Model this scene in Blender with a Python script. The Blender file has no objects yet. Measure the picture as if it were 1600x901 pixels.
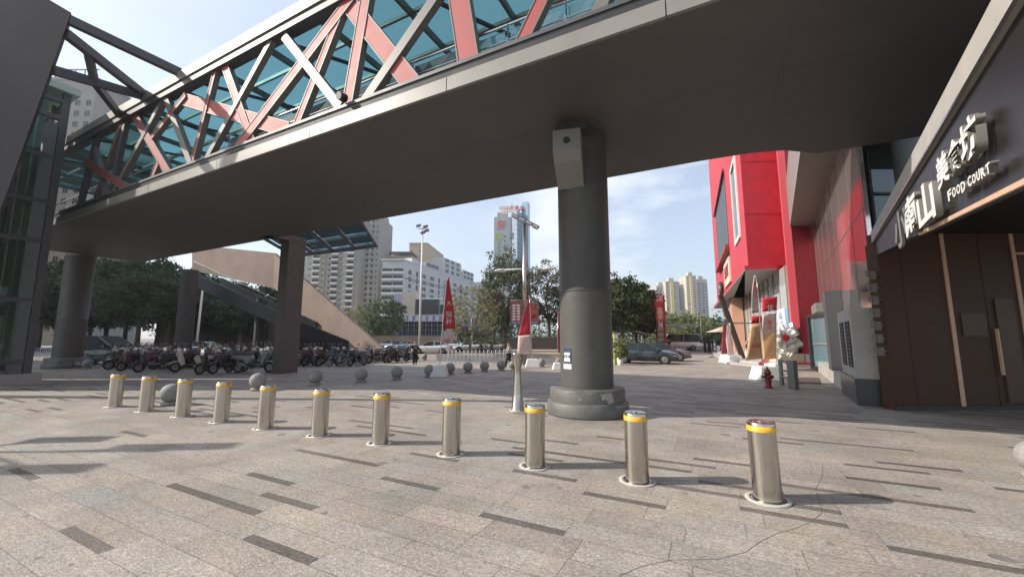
import bpy, bmesh, math, random
import numpy as np
from mathutils import Vector, Matrix
R = math.radians
S = bpy.context.scene
COL = S.collection
# ------------------------------------------------------------------ camera, sky, sun, exposure
HC = 1.85; F = 620.0; CY = 450.5; CX = 800.0
TH = math.atan((528 - CY) / F); CT, ST = math.cos(TH), math.sin(TH)
cam = bpy.data.cameras.new('camera'); cam.lens = F / 1600 * 36; cam.sensor_width = 36
cam.clip_end = 6000; cam.clip_start = 0.05
co = bpy.data.objects.new('camera', cam); COL.objects.link(co)
co.location = (0, 0, HC); co.rotation_euler = (math.pi / 2 + TH, 0, 0)
S.camera = co
SUN_EL = 33.7; SUN_AZ = -91.5     # bearing of the sun from +Y towards +X, degrees
w = bpy.data.worlds.new('World'); S.world = w; w.use_nodes = True
wn = w.node_tree; N = wn.nodes; LK = wn.links
bg = N['Background']; bg.inputs['Strength'].default_value = 0.15
sky = N.new('ShaderNodeTexSky'); sky.sky_type = 'NISHITA'; sky.sun_disc = False
sky.sun_elevation = R(SUN_EL); sky.sun_rotation = R(SUN_AZ)
sky.air_density = 1.0; sky.dust_density = 1.8; sky.ozone_density = 1.5; sky.altitude = 50
tc = N.new('ShaderNodeTexCoord'); mp = N.new('ShaderNodeMapping'); mp.inputs['Scale'].default_value = (1.3, 1.3, 3.2)
mp.inputs['Location'].default_value = (0.3, 0.1, 0.2)
nz = N.new('ShaderNodeTexNoise'); nz.inputs['Scale'].default_value = 1.6; nz.inputs['Detail'].default_value = 9; nz.inputs['Roughness'].default_value = 0.55
cr = N.new('ShaderNodeValToRGB'); cr.color_ramp.elements[0].position = 0.44; cr.color_ramp.elements[1].position = 0.60
cr.color_ramp.elements[0].color = (0.0, 0.0, 0.0, 1); cr.color_ramp.elements[1].color = (0.75, 0.75, 0.75, 1)
mx = N.new('ShaderNodeMixRGB'); mx.inputs[2].default_value = (5.6, 5.85, 6.25, 1)
LK.new(tc.outputs['Generated'], mp.inputs[0]); LK.new(mp.outputs[0], nz.inputs[0]); LK.new(nz.outputs[0], cr.inputs[0])
# clouds gather in one part of the sky, right of the round column
dt = N.new('ShaderNodeVectorMath'); dt.operation = 'DOT_PRODUCT'; dt.inputs[1].default_value = (0.42, 0.87, 0.25)
nrm_ = N.new('ShaderNodeVectorMath'); nrm_.operation = 'NORMALIZE'; LK.new(tc.outputs['Generated'], nrm_.inputs[0]); LK.new(nrm_.outputs[0], dt.inputs[0])
mk_ = N.new('ShaderNodeMapRange'); mk_.interpolation_type = 'SMOOTHSTEP'; mk_.inputs[1].default_value = 0.86; mk_.inputs[2].default_value = 0.99; mk_.inputs[3].default_value = 0.15; mk_.inputs[4].default_value = 1.0
LK.new(dt.outputs['Value'], mk_.inputs[0])
cm_ = N.new('ShaderNodeMath'); cm_.operation = 'MULTIPLY'; LK.new(cr.outputs[0], cm_.inputs[0]); LK.new(mk_.outputs[0], cm_.inputs[1])
ad_ = N.new('ShaderNodeMath'); ad_.operation = 'ADD'; ad_.inputs[1].default_value = 0.26; ad_.use_clamp = True; LK.new(cm_.outputs[0], ad_.inputs[0])
LK.new(ad_.outputs[0], mx.inputs[0]); LK.new(sky.outputs[0], mx.inputs[1]); LK.new(mx.outputs[0], bg.inputs['Color'])
sl = bpy.data.lights.new('sun', 'SUN'); sl.energy = 4.2; sl.angle = R(0.6); sl.color = (1.0, 0.925, 0.82)
so = bpy.data.objects.new('sun', sl); COL.objects.link(so)
sd = Vector((math.sin(R(SUN_AZ)) * math.cos(R(SUN_EL)), math.cos(R(SUN_AZ)) * math.cos(R(SUN_EL)), math.sin(R(SUN_EL))))
so.rotation_euler = sd.to_track_quat('Z', 'Y').to_euler(); so.location = (-40, 0, 60)
S.view_settings.view_transform = 'Standard'; S.view_settings.look = 'None'
S.view_settings.exposure = 0.50; S.view_settings.gamma = 1.0
S.cycles.use_denoising = True; S.cycles.max_bounces = 7; S.cycles.diffuse_bounces = 4; S.cycles.glossy_bounces = 4
S.cycles.transmission_bounces = 6; S.cycles.transparent_max_bounces = 16
S.cycles.caustics_reflective = False; S.cycles.caustics_refractive = False
S.cycles.sample_clamp_indirect = 6

# ------------------------------------------------------------------ measuring helpers (photo pixel -> place in the world)
def ray(x, y):
    u = (x - CX) / F; v = (CY - y) / F
    return (u, CT - v * ST, ST + v * CT)
def G(x, y, z=0.0):
    r = ray(x, y); t = (z - HC) / r[2]; return (r[0] * t, r[1] * t, z)
def P(x, y, Y):
    r = ray(x, y); t = Y / r[1]; return (r[0] * t, Y, HC + r[2] * t)
_r = ray(-436, 528); _l = math.hypot(_r[0], _r[1]); DS = (_r[0] / _l, _r[1] / _l); DN = (-DS[1] * -1, -DS[0])
DN = (DS[1], -DS[0]) if -DS[0] > 0 else (-DS[1], DS[0])
def W(s, n, z=0.0): return (s * DS[0] + n * DN[0], s * DS[1] + n * DN[1], z)
def SN(p): return (p[0] * DS[0] + p[1] * DS[1], p[0] * DN[0] + p[1] * DN[1])
def onN(x, y, n):
    r = ray(x, y); q = r[0] * DN[0] + r[1] * DN[1]; t = n / q
    s = SN((r[0] * t, r[1] * t))[0]; return (s, HC + r[2] * t)
rnd = random.Random(7)

# ------------------------------------------------------------------ materials
MATS = {}
def mat(name, col, rough=0.6, metal=0.0, var=0.0, vs=3.0, bump=0.0, bs=40.0, spec=0.5, emit=None, coat=0.0, detail=6, objrand=0.0, stretch=None):
    if name in MATS: return MATS[name]
    m = bpy.data.materials.new(name); m.use_nodes = True; nt = m.node_tree; b = nt.nodes['Principled BSDF']
    b.inputs['Base Color'].default_value = (*col, 1); b.inputs['Roughness'].default_value = rough
    b.inputs['Metallic'].default_value = metal; b.inputs['Specular IOR Level'].default_value = spec
    if coat: b.inputs['Coat Weight'].default_value = coat; b.inputs['Coat Roughness'].default_value = 0.08
    geo = nt.nodes.new('ShaderNodeNewGeometry'); pos = geo.outputs['Position']
    if stretch:
        mpn = nt.nodes.new('ShaderNodeMapping'); mpn.inputs['Scale'].default_value = stretch
        nt.links.new(pos, mpn.inputs[0]); pos = mpn.outputs[0]
    if var > 0:
        n = nt.nodes.new('ShaderNodeTexNoise'); n.inputs['Scale'].default_value = vs; n.inputs['Detail'].default_value = detail; n.inputs['Roughness'].default_value = 0.62
        nt.links.new(pos, n.inputs['Vector'])
        r = nt.nodes.new('ShaderNodeMapRange'); r.inputs[1].default_value = 0.28; r.inputs[2].default_value = 0.72
        r.inputs[3].default_value = 1 - var; r.inputs[4].default_value = 1 + var
        nt.links.new(n.outputs[0], r.inputs[0])
        src = r.outputs[0]
        if objrand:
            oi = nt.nodes.new('ShaderNodeObjectInfo'); r2 = nt.nodes.new('ShaderNodeMapRange'); r2.inputs[3].default_value = 1 - objrand; r2.inputs[4].default_value = 1 + objrand
            nt.links.new(oi.outputs['Random'], r2.inputs[0]); mm = nt.nodes.new('ShaderNodeMath'); mm.operation = 'MULTIPLY'
            nt.links.new(src, mm.inputs[0]); nt.links.new(r2.outputs[0], mm.inputs[1]); src = mm.outputs[0]
        x = nt.nodes.new('ShaderNodeVectorMath'); x.operation = 'SCALE'; x.inputs[0].default_value = col
        nt.links.new(src, x.inputs['Scale']); nt.links.new(x.outputs[0], b.inputs['Base Color'])
        rr = nt.nodes.new('ShaderNodeMapRange'); rr.inputs[3].default_value = max(0.02, rough - 0.1); rr.inputs[4].default_value = min(1, rough + 0.1)
        nt.links.new(n.outputs[0], rr.inputs[0]); nt.links.new(rr.outputs[0], b.inputs['Roughness'])
    if bump > 0:
        n2 = nt.nodes.new('ShaderNodeTexNoise'); n2.inputs['Scale'].default_value = bs; n2.inputs['Detail'].default_value = 4
        nt.links.new(pos, n2.inputs['Vector'])
        bp = nt.nodes.new('ShaderNodeBump'); bp.inputs['Strength'].default_value = bump; bp.inputs['Distance'].default_value = 0.01
        nt.links.new(n2.outputs[0], bp.inputs['Height']); nt.links.new(bp.outputs[0], b.inputs['Normal'])
    if emit: b.inputs['Emission Color'].default_value = (*emit[0], 1); b.inputs['Emission Strength'].default_value = emit[1]
    MATS[name] = m; return m
def glass(name, tint, gloss=0.25, rough=0.02, dark=None):
    """thin architectural glass: tinted see-through mixed with a mirror by fresnel"""
    if name in MATS: return MATS[name]
    m = bpy.data.materials.new(name); m.use_nodes = True; nt = m.node_tree; nt.nodes.clear()
    o = nt.nodes.new('ShaderNodeOutputMaterial'); t = nt.nodes.new('ShaderNodeBsdfTransparent'); t.inputs[0].default_value = (*tint, 1)
    g = nt.nodes.new('ShaderNodeBsdfGlossy'); g.inputs['Roughness'].default_value = rough; g.inputs[0].default_value = (0.9, 0.95, 0.95, 1)
    lw = nt.nodes.new('ShaderNodeLayerWeight'); lw.inputs[0].default_value = gloss
    base = t
    if dark:
        df = nt.nodes.new('ShaderNodeBsdfDiffuse'); df.inputs[0].default_value = (*dark[:3], 1)
        m1 = nt.nodes.new('ShaderNodeMixShader'); m1.inputs[0].default_value = dark[3]
        nt.links.new(t.outputs[0], m1.inputs[1]); nt.links.new(df.outputs[0], m1.inputs[2]); base = m1
    mx = nt.nodes.new('ShaderNodeMixShader'); nt.links.new(lw.outputs['Fresnel'], mx.inputs[0])
    nt.links.new(base.outputs[0], mx.inputs[1]); nt.links.new(g.outputs[0], mx.inputs[2]); nt.links.new(mx.outputs[0], o.inputs[0])
    MATS[name] = m; return m

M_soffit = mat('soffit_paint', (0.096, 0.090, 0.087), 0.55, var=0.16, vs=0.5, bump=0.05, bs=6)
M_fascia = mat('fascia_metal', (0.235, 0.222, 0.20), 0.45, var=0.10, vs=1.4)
M_chord = mat('chord_paint', (0.20, 0.195, 0.185), 0.45, var=0.10, vs=2)
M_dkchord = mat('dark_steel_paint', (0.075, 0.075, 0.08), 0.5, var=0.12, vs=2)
M_greysteel = mat('grey_steel_paint', (0.150, 0.144, 0.133), 0.5, var=0.10, vs=3)
M_red = mat('red_steel_paint', (0.36, 0.068, 0.062), 0.6, var=0.12, vs=2)
M_col = mat('column_paint', (0.095, 0.091, 0.084), 0.5, spec=0.35, var=0.11, vs=3.0, bump=0.06, bs=14)
M_colbase = mat('column_base_paint', (0.125, 0.12, 0.112), 0.55, var=0.28, vs=3.2, bump=0.2, bs=24)
M_chip = mat('bare_concrete_chip', (0.34, 0.32, 0.29), 0.85, var=0.2, vs=12)
M_steel = mat('brushed_stainless', (0.50, 0.47, 0.42), 0.24, metal=1.0, var=0.12, vs=30, stretch=(1, 1, 0.06))
M_yellow = mat('yellow_reflective_tape', (0.75, 0.40, 0.03), 0.4, var=0.12, vs=30)
M_ring = mat('concrete_collar', (0.46, 0.43, 0.38), 0.8, var=0.15, vs=14)
M_stone = mat('grey_granite_ball', (0.27, 0.265, 0.245), 0.75, var=0.22, vs=20, bump=0.15, bs=60)
M_white = mat('white_paint', (0.74, 0.73, 0.70), 0.5, var=0.05, vs=4)
M_cream = mat('cream_paint', (0.62, 0.55, 0.44), 0.7, var=0.06, vs=1)
M_roof = glass('teal_roof_glass', (0.60, 0.85, 0.87), 0.05, dark=(0.46, 0.70, 0.72, 0.32))
M_balus = glass('pale_balustrade_glass', (0.62, 0.80, 0.84), 0.25, dark=(0.35, 0.52, 0.56, 0.25))
M_bluerf = glass('blue_canopy_glass', (0.52, 0.76, 0.90), 0.05, dark=(0.30, 0.50, 0.64, 0.3))
M_greengl = glass('green_lift_glass', (0.38, 0.55, 0.46), 0.3, dark=(0.07, 0.13, 0.10, 0.4))
M_tealwall = glass('teal_window_glass', (0.18, 0.28, 0.28), 0.5, dark=(0.08, 0.13, 0.13, 0.5))
M_mirror = mat('grey_mirror_glass', (0.20, 0.18, 0.165), 0.05, metal=0.0, spec=1.0, coat=1.0)
M_rail = mat('polished_rail', (0.7, 0.7, 0.7), 0.22, metal=1.0)
M_conc = mat('pink_stair_concrete', (0.36, 0.27, 0.225), 0.85, var=0.16, vs=0.6, bump=0.1, bs=10)
M_conc2 = mat('grey_concrete', (0.30, 0.29, 0.28), 0.85, var=0.12, vs=0.8)
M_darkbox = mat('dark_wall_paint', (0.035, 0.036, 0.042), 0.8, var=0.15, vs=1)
M_mallred = mat('mall_red_panel', (0.50, 0.042, 0.062), 0.62, var=0.16, vs=1.6, bump=0.1, bs=30)
M_mallred2 = mat('mall_dark_red_trim', (0.30, 0.03, 0.04), 0.5, var=0.06, vs=2)
M_greyp = mat('grey_metal_panel', (0.21, 0.205, 0.195), 0.45, var=0.07, vs=1)
M_beigep = mat('beige_soffit_panel', (0.25, 0.205, 0.185), 0.5, var=0.06, vs=1)
M_dkwin = mat('dark_window', (0.022, 0.028, 0.032), 0.1, spec=0.45)
M_midwin = mat('grey_blue_window', (0.10, 0.125, 0.14), 0.12, spec=0.8, var=0.3, vs=0.4)
M_black = mat('black_plastic', (0.02, 0.02, 0.022), 0.45, var=0.1, vs=8)
M_rubber = mat('black_rubber', (0.018, 0.018, 0.018), 0.8, var=0.1, vs=20)
M_led = mat('led_screen_off', (0.045, 0.05, 0.055), 0.35, var=0.12, vs=1.2)
M_fcdark = mat('food_court_dark_panel', (0.075, 0.036, 0.022), 0.5, spec=0.25, var=0.12, vs=0.8)
M_bronze = mat('bronze_trim', (0.66, 0.43, 0.29), 0.45, metal=0.0, var=0.1, vs=6)
M_lightstone = mat('light_stone', (0.42, 0.40, 0.37), 0.6, var=0.10, vs=2)
M_dkgranite = mat('dark_granite', (0.05, 0.05, 0.052), 0.3, var=0.2, vs=16)
M_text = mat('white_sign_letter', (0.78, 0.77, 0.74), 0.5)
M_letterside = mat('letter_side_metal', (0.17, 0.16, 0.15), 0.5)
M_bannerred = mat('banner_red', (0.55, 0.03, 0.045), 0.7, var=0.1, vs=3)
M_orange = mat('banner_orange', (0.70, 0.42, 0.22), 0.7, var=0.12, vs=4)
M_pinkw = mat('banner_pale_pink', (0.68, 0.52, 0.48), 0.7, var=0.10, vs=5)
M_bark = mat('tree_bark', (0.12, 0.095, 0.075), 0.9, var=0.3, vs=6, bump=0.4, bs=14)
M_navy = mat('navy_panel', (0.03, 0.05, 0.13), 0.5)
M_asph = mat('asphalt', (0.055, 0.055, 0.057), 0.9, var=0.15, vs=3, bump=0.1, bs=60)
M_skin = mat('skin', (0.40, 0.25, 0.18), 0.6)
M_hair = mat('black_hair', (0.015, 0.013, 0.012), 0.6)
M_hydr = mat('dark_red_paint', (0.20, 0.025, 0.025), 0.45, var=0.15, vs=20)

# ------------------------------------------------------------------ mesh builder
def V3(a): return Vector(a)
class MB:
    def __init__(s): s.v = []; s.f = []; s.m = []; s.sm = []
    def add(s, vs, fs, m=0, smooth=False):
        o = len(s.v); s.v += [tuple(map(float, p)) for p in vs]
        for f in fs: s.f.append(tuple(i + o for i in f)); s.m.append(m); s.sm.append(smooth)
        return s
    def obox(s, c, ax, ay, az, m=0):
        c, ax, ay, az = map(V3, (c, ax, ay, az)); vs = []
        for k in (-1, 1):
            for j in (-1, 1):
                for i in (-1, 1): vs.append(c + ax * i + ay * j + az * k)
        return s.add(vs, [(0, 2, 3, 1), (4, 5, 7, 6), (0, 1, 5, 4), (2, 6, 7, 3), (0, 4, 6, 2), (1, 3, 7, 5)], m)
    def box(s, x0, x1, y0, y1, z0, z1, m=0):
        return s.obox(((x0 + x1) / 2, (y0 + y1) / 2, (z0 + z1) / 2), ((x1 - x0) / 2, 0, 0), (0, (y1 - y0) / 2, 0), (0, 0, (z1 - z0) / 2), m)
    def wbox(s, s0, s1, n0, n1, z0, z1, m=0):
        c = W((s0 + s1) / 2, (n0 + n1) / 2, (z0 + z1) / 2)
        return s.obox(c, V3(W(1, 0)) * (s1 - s0) / 2, V3(W(0, 1)) * (n1 - n0) / 2, (0, 0, (z1 - z0) / 2), m)
    def beam(s, p, q, w, h, up=(0, 0, 1), m=0):
        p, q, up = V3(p), V3(q), V3(up); d = (q - p); L = d.length; d.normalize()
        a = d.cross(up)
        if a.length < 1e-4: a = d.cross(Vector((1, 0, 0)))
        a.normalize(); b = a.cross(d).normalized()
        return s.obox((p + q) / 2, d * L / 2, a * w / 2, b * h / 2, m)
    def prism(s, poly, z0, z1, m=0):
        n = len(poly); vs = [(p[0], p[1], z0) for p in poly] + [(p[0], p[1], z1) for p in poly]
        fs = [tuple(range(n))[::-1], tuple(range(n, 2 * n))] + [(i, (i + 1) % n, n + (i + 1) % n, n + i) for i in range(n)]
        return s.add(vs, fs, m)
    def extr(s, poly, off, m=0):
        n = len(poly); off = V3(off); vs = [V3(p) for p in poly] + [V3(p) + off for p in poly]
        fs = [tuple(range(n))[::-1], tuple(range(n, 2 * n))] + [(i, (i + 1) % n, n + (i + 1) % n, n + i) for i in range(n)]
        return s.add(vs, fs, m)
    def tube(s, path, r, k=8, m=0, cap=True, smooth=True):
        path = [V3(p) for p in path]; n = len(path)
        rs = r if isinstance(r, (list, tuple)) else [r] * n
        vs = []; ref = None
        for i, p in enumerate(path):
            d = (path[min(i + 1, n - 1)] - path[max(i - 1, 0)]).normalized()
            if ref is None:
                ref = Vector((0, 0, 1)) if abs(d.z) < 0.9 else Vector((1, 0, 0))
            a = d.cross(ref); a.normalize(); b = a.cross(d).normalized(); ref = b if abs(b.dot(d)) < .5 else ref
            for j in range(k):
                t = 2 * math.pi * j / k; vs.append(p + (a * math.cos(t) + b * math.sin(t)) * rs[i])
        fs = []
        for i in range(n - 1):
            for j in range(k): fs.append((i * k + j, i * k + (j + 1) % k, (i + 1) * k + (j + 1) % k, (i + 1) * k + j))
        s.add(vs, fs, m, smooth)
        if cap: s.add(vs[:k], [tuple(range(k))[::-1]], m); s.add(vs[-k:], [tuple(range(k))], m)
        return s
    def lathe(s, prof, c=(0, 0, 0), k=24, m=0, smooth=True, sx=1, sy=1):
        vs = []; n = len(prof)
        for r, z in prof:
            for j in range(k):
                t = 2 * math.pi * j / k; vs.append((c[0] + r * math.cos(t) * sx, c[1] + r * math.sin(t) * sy, c[2] + z))
        fs = [(i * k + j, i * k + (j + 1) % k, (i + 1) * k + (j + 1) % k, (i + 1) * k + j) for i in range(n - 1) for j in range(k)]
        return s.add(vs, fs, m, smooth)
    def torus(s, c, ax, R_, r, k=24, kk=8, m=0):
        ax = V3(ax).normalized(); u = ax.orthogonal().normalized(); v = ax.cross(u); c = V3(c); vs = []
        for i in range(k):
            t = 2 * math.pi * i / k; d = u * math.cos(t) + v * math.sin(t)
            for j in range(kk):
                q = 2 * math.pi * j / kk; vs.append(c + d * (R_ + r * math.cos(q)) + ax * r * math.sin(q))
        fs = [(i * kk + j, i * kk + (j + 1) % kk, ((i + 1) % k) * kk + (j + 1) % kk, ((i + 1) % k) * kk + j) for i in range(k) for j in range(kk)]
        return s.add(vs, fs, m, True)
    def build(s, name, mats, parent=None, bevel=0, label=None):
        if not isinstance(mats, (list, tuple)): mats = [mats]
        org = V3(ORG.get(parent.name, (0, 0, 0))) if parent else None
        if parent is None:
            a = np.array(s.v); org = Vector(((a[:, 0].min() + a[:, 0].max()) / 2, (a[:, 1].min() + a[:, 1].max()) / 2, a[:, 2].min()))
        me = bpy.data.meshes.new(name)
        me.from_pydata([(p[0] - org.x, p[1] - org.y, p[2] - org.z) for p in s.v], [], s.f)
        for mm in mats: me.materials.append(mm)
        me.polygons.foreach_set('material_index', s.m)
        me.polygons.foreach_set('use_smooth', s.sm)
        me.update()
        bm = bmesh.new(); bm.from_mesh(me)
        if any(s.sm): bmesh.ops.remove_doubles(bm, verts=bm.verts, dist=1e-5)
        bmesh.ops.recalc_face_normals(bm, faces=bm.faces); bm.to_mesh(me); bm.free()
        o = bpy.data.objects.new(name, me); COL.objects.link(o)
        if parent: o.parent = parent; ORG[o.name] = tuple(org)
        else: o.location = org; ORG[o.name] = tuple(org)
        if bevel:
            b = o.modifiers.new('bevel', 'BEVEL'); b.width = bevel; b.segments = 2; b.limit_method = 'ANGLE'
        if label: o['label'] = label
        return o
ORG = {}
def tag(o, label=None, cat=None, group=None, kind=None):
    if label: o['label'] = label
    if cat: o['category'] = cat
    if group: o['group'] = group
    if kind: o['kind'] = kind
    return o
def thing(name, label, cat, loc=(0, 0, 0), group=None):
    o = bpy.data.objects.new(name, None); COL.objects.link(o); o.location = loc; o.empty_display_size = 0.3
    ORG[o.name] = tuple(loc); return tag(o, label, cat, group)
KIDS = {}
def kids(o): return [c for c in bpy.data.objects if c.parent == o]
def tree_of(o):           # cache of the hierarchy so that copying stays fast
    if o.name not in KIDS: KIDS[o.name] = [(c, tree_of(c)) for c in kids(o)]
    return KIDS[o.name]
def copy_tree(o, parent=None, _t=None):
    t = tree_of(o) if _t is None else _t
    c = o.copy(); COL.objects.link(c)
    if parent: c.parent = parent
    for ch, tt in t: copy_tree(ch, c, tt)
    return c
def place(o, loc, rz=0, sc=1, label=None):
    o.location = loc; o.rotation_euler = (0, 0, rz); o.scale = (sc, sc, sc)
    if label: o['label'] = label
    return o
def text_obj(name, txt, size, ext, m, mat4, parent=None, sx=1.0, sy=1.0, bold=0.0, mside=None):
    """real lettering: text turned into a mesh; mat4 columns give the place of the text plane; text is centred"""
    cu = bpy.data.curves.new('lettering', 'FONT'); cu.body = txt; cu.size = size; cu.extrude = ext; cu.offset = bold
    cu.align_x = 'CENTER'; cu.align_y = 'CENTER'; cu.resolution_u = 2
    t = bpy.data.objects.new('lettering', cu); COL.objects.link(t); bpy.context.view_layer.update()
    dg = bpy.context.evaluated_depsgraph_get(); me = bpy.data.meshes.new_from_object(t.evaluated_get(dg))
    bpy.data.objects.remove(t); bpy.data.curves.remove(cu)
    M = mat4 @ Matrix.Diagonal((sx, sy, 1, 1))
    org = V3(ORG.get(parent.name, (0, 0, 0))) if parent else mat4.to_translation()
    me.transform(Matrix.Translation(-org) @ M); me.materials.clear(); me.materials.append(m)
    if mside:
        me.materials.append(mside); nrm = (mat4.to_3x3() @ Vector((0, 0, 1))).normalized()
        for p in me.polygons: p.material_index = 0 if abs(p.normal.dot(nrm)) > 0.7 else 1
    me.name = name; o = bpy.data.objects.new(name, me); COL.objects.link(o)
    if parent: o.parent = parent
    else: o.location = org
    ORG[o.name] = tuple(org); return o
def plane_mat(c, right, up):
    r = V3(right).normalized(); u = V3(up).normalized(); n = r.cross(u)
    return Matrix(((r.x, u.x, n.x, c[0]), (r.y, u.y, n.y, c[1]), (r.z, u.z, n.z, c[2]), (0, 0, 0, 1)))
# ------------------------------------------------------------------ GROUND
mg = mat('far_ground', (0.20, 0.19, 0.175), 0.9, var=0.15, vs=0.3)
g = MB().add([(-2500, -600, -0.02), (2500, -600, -0.02), (2500, 3500, -0.02), (-2500, 3500, -0.02)], [(0, 1, 2, 3)]).build('ground', mg); tag(g, kind='structure')
g = MB().add([(-400, 50, -0.012), (400, 50, -0.012), (400, 78, -0.012), (-400, 78, -0.012)], [(0, 1, 2, 3)]).build('road', M_asph); tag(g, kind='structure')
mk = MB()
for i in range(-40, 40): mk.box(i * 6.0, i * 6.0 + 3, 63.9, 64.05, -0.01, -0.006)
mk.box(-390, 390, 51.2, 51.35, -0.01, -0.006); mk.box(-390, 390, 76.6, 76.75, -0.01, -0.006)
tag(mk.build('road_markings', M_white), kind='structure')
tag(MB().box(-400, 400, 49.7, 50.0, -0.02, 0.1).build('kerb', M_lightstone), kind='structure')
tag(MB().box(-400, 400, 78, 78.3, -0.02, 0.12).box(-400, 400, 78.3, 92, -0.02, 0.1).build('far_pavement', M_lightstone), kind='structure')

def granite(name, base, brick=False):
    m = bpy.data.materials.new(name); m.use_nodes = True; nt = m.node_tree; b = nt.nodes['Principled BSDF']
    geo = nt.nodes.new('ShaderNodeNewGeometry')
    rot = nt.nodes.new('ShaderNodeMapping'); rot.inputs['Rotation'].default_value = (0, 0, R(26.7))
    nt.links.new(geo.outputs['Position'], rot.inputs[0])
    def noise(sc, det, st=None, rg=0.6):
        n = nt.nodes.new('ShaderNodeTexNoise'); n.inputs['Scale'].default_value = sc; n.inputs['Detail'].default_value = det; n.inputs['Roughness'].default_value = rg
        if st:
            mp_ = nt.nodes.new('ShaderNodeMapping'); mp_.inputs['Scale'].default_value = st; nt.links.new(rot.outputs[0], mp_.inputs[0]); nt.links.new(mp_.outputs[0], n.inputs[0])
        else: nt.links.new(rot.outputs[0], n.inputs[0])
        return n.outputs[0]
    def rng(v, a, c, lo=0.3, hi=0.7):
        r = nt.nodes.new('ShaderNodeMapRange'); r.inputs[1].default_value = lo; r.inputs[2].default_value = hi; r.inputs[3].default_value = a; r.inputs[4].default_value = c
        nt.links.new(v, r.inputs[0]); return r.outputs[0]
    def mul(a, c):
        k = nt.nodes.new('ShaderNodeMath'); k.operation = 'MULTIPLY'; nt.links.new(a, k.inputs[0]); nt.links.new(c, k.inputs[1]); return k.outputs[0]
    grain = rng(noise(38, 5, (1, 2.2, 1), 0.75), 0.5, 1.42, 0.36, 0.64)
    blot = rng(noise(1.1, 6), 0.84, 1.14); mott = rng(noise(17, 4, (1, 1.8, 1), 0.8), 0.70, 1.26, 0.34, 0.66)
    vein = rng(noise(7, 7, (0.7, 2.6, 1), 0.7), 0.86, 1.12)
    k = mul(mul(mul(grain, blot), vein), mott)
    stain = rng(noise(0.35, 8, None, 0.7), 0.84, 1.04, 0.36, 0.55); k = mul(k, stain)
    if not brick:
        at = nt.nodes.new('ShaderNodeVertexColor'); at.layer_name = 'slab'
        src = at.outputs[0]
    else:
        bt = nt.nodes.new('ShaderNodeTexBrick'); bt.inputs['Scale'].default_value = 1.0; bt.inputs['Brick Width'].default_value = 0.95; bt.inputs['Row Height'].default_value = 0.35
        bt.inputs['Mortar Size'].default_value = 0.006; bt.inputs['Color1'].default_value = (*base, 1); bt.inputs['Color2'].default_value = (*[c * 0.86 for c in base], 1); bt.inputs['Mortar'].default_value = (0.10, 0.10, 0.09, 1)
        nt.links.new(rot.outputs[0], bt.inputs[0]); src = bt.outputs[0]
    tint = nt.nodes.new('ShaderNodeValToRGB'); tint.color_ramp.elements[0].position = .38; tint.color_ramp.elements[1].position = .62
    tint.color_ramp.elements[0].color = (1.03, 0.99, 0.97, 1); tint.color_ramp.elements[1].color = (0.97, 1.0, 0.99, 1); nt.links.new(noise(1.6, 5), tint.inputs[0])
    tm = nt.nodes.new('ShaderNodeVectorMath'); tm.operation = 'MULTIPLY'; nt.links.new(src, tm.inputs[0]); nt.links.new(tint.outputs[0], tm.inputs[1]); src = tm.outputs[0]
    sc = nt.nodes.new('ShaderNodeVectorMath'); sc.operation = 'SCALE'; nt.links.new(src, sc.inputs[0]); nt.links.new(k, sc.inputs['Scale'])
    nt.links.new(sc.outputs[0], b.inputs['Base Color']); b.inputs['Roughness'].default_value = 0.62; b.inputs['Specular IOR Level'].default_value = 0.35
    bp = nt.nodes.new('ShaderNodeBump'); bp.inputs['Strength'].default_value = 0.25; bp.inputs['Distance'].default_value = 0.004
    nt.links.new(noise(60, 4), bp.inputs['Height']); nt.links.new(bp.outputs[0], b.inputs['Normal'])
    return m
PB = (0.355, 0.318, 0.278)
M_slab = granite('granite_slabs', PB); M_brick = granite('granite_plaza_far', (0.355, 0.315, 0.265), True)
M_mortar = mat('joint_mortar', (0.13, 0.12, 0.105), 0.95)
g = MB().add([(-120, -30, -0.008), (120, -30, -0.008), (120, 49.7, -0.008), (-120, 49.7, -0.008)], [(0, 1, 2, 3)]).build('plaza', M_brick); tag(g, kind='structure')
# near plaza: every slab laid, with the narrow dark strips let into it
N0, N1, S0, S1 = -1.0, 24.0, -14.0, 27.0
c4 = [W(S0, N0), W(S1, N0), W(S1, N1), W(S0, N1)]
tag(MB().add([(p[0], p[1], -0.005) for p in c4], [(0, 1, 2, 3)]).build('paving_bed', M_mortar), kind='structure')
SEEN = [(4.86, 5.84, 1.68, .11), (3.09, 4.03, 2.35, .10), (1.38, 2.28, 3.74, .09), (.58, 1.42, 4.77, .085), (-1.08, -.22, 5.14, .08), (-1.92, -1.12, 4.80, .08), (3.14, 4.01, 4.13, .09),
        (4.0, 4.98, 3.16, .09), (4.44, 5.41, 2.70, .10), (4.48, 5.42, 4.49, .09), (4.91, 5.88, 3.53, .09), (5.8, 6.73, 4.53, .09), (5.77, 6.78, 2.74, .09), (.39, .98, 6.25, .08), (-.18, .6, 5.47, .08)]
pitch = 0.352
rows = {}
for a, b, n, t in SEEN: rows.setdefault(round((n - 1.68) / pitch), []).append((a, b))
vs, fs, cl = [], [], []
rr = random.Random(3)
def slab(s0, s1, n0, n1, col, z=0.0):
    j = 0.0022; o = len(vs)
    for s_, n_ in ((s0 + j, n0 + j), (s1 - j, n0 + j), (s1 - j, n1 - j), (s0 + j, n1 - j)):
        p = W(s_, n_, z); vs.append(p)
    fs.append((o, o + 1, o + 2, o + 3)); cl.append(col)
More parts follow.
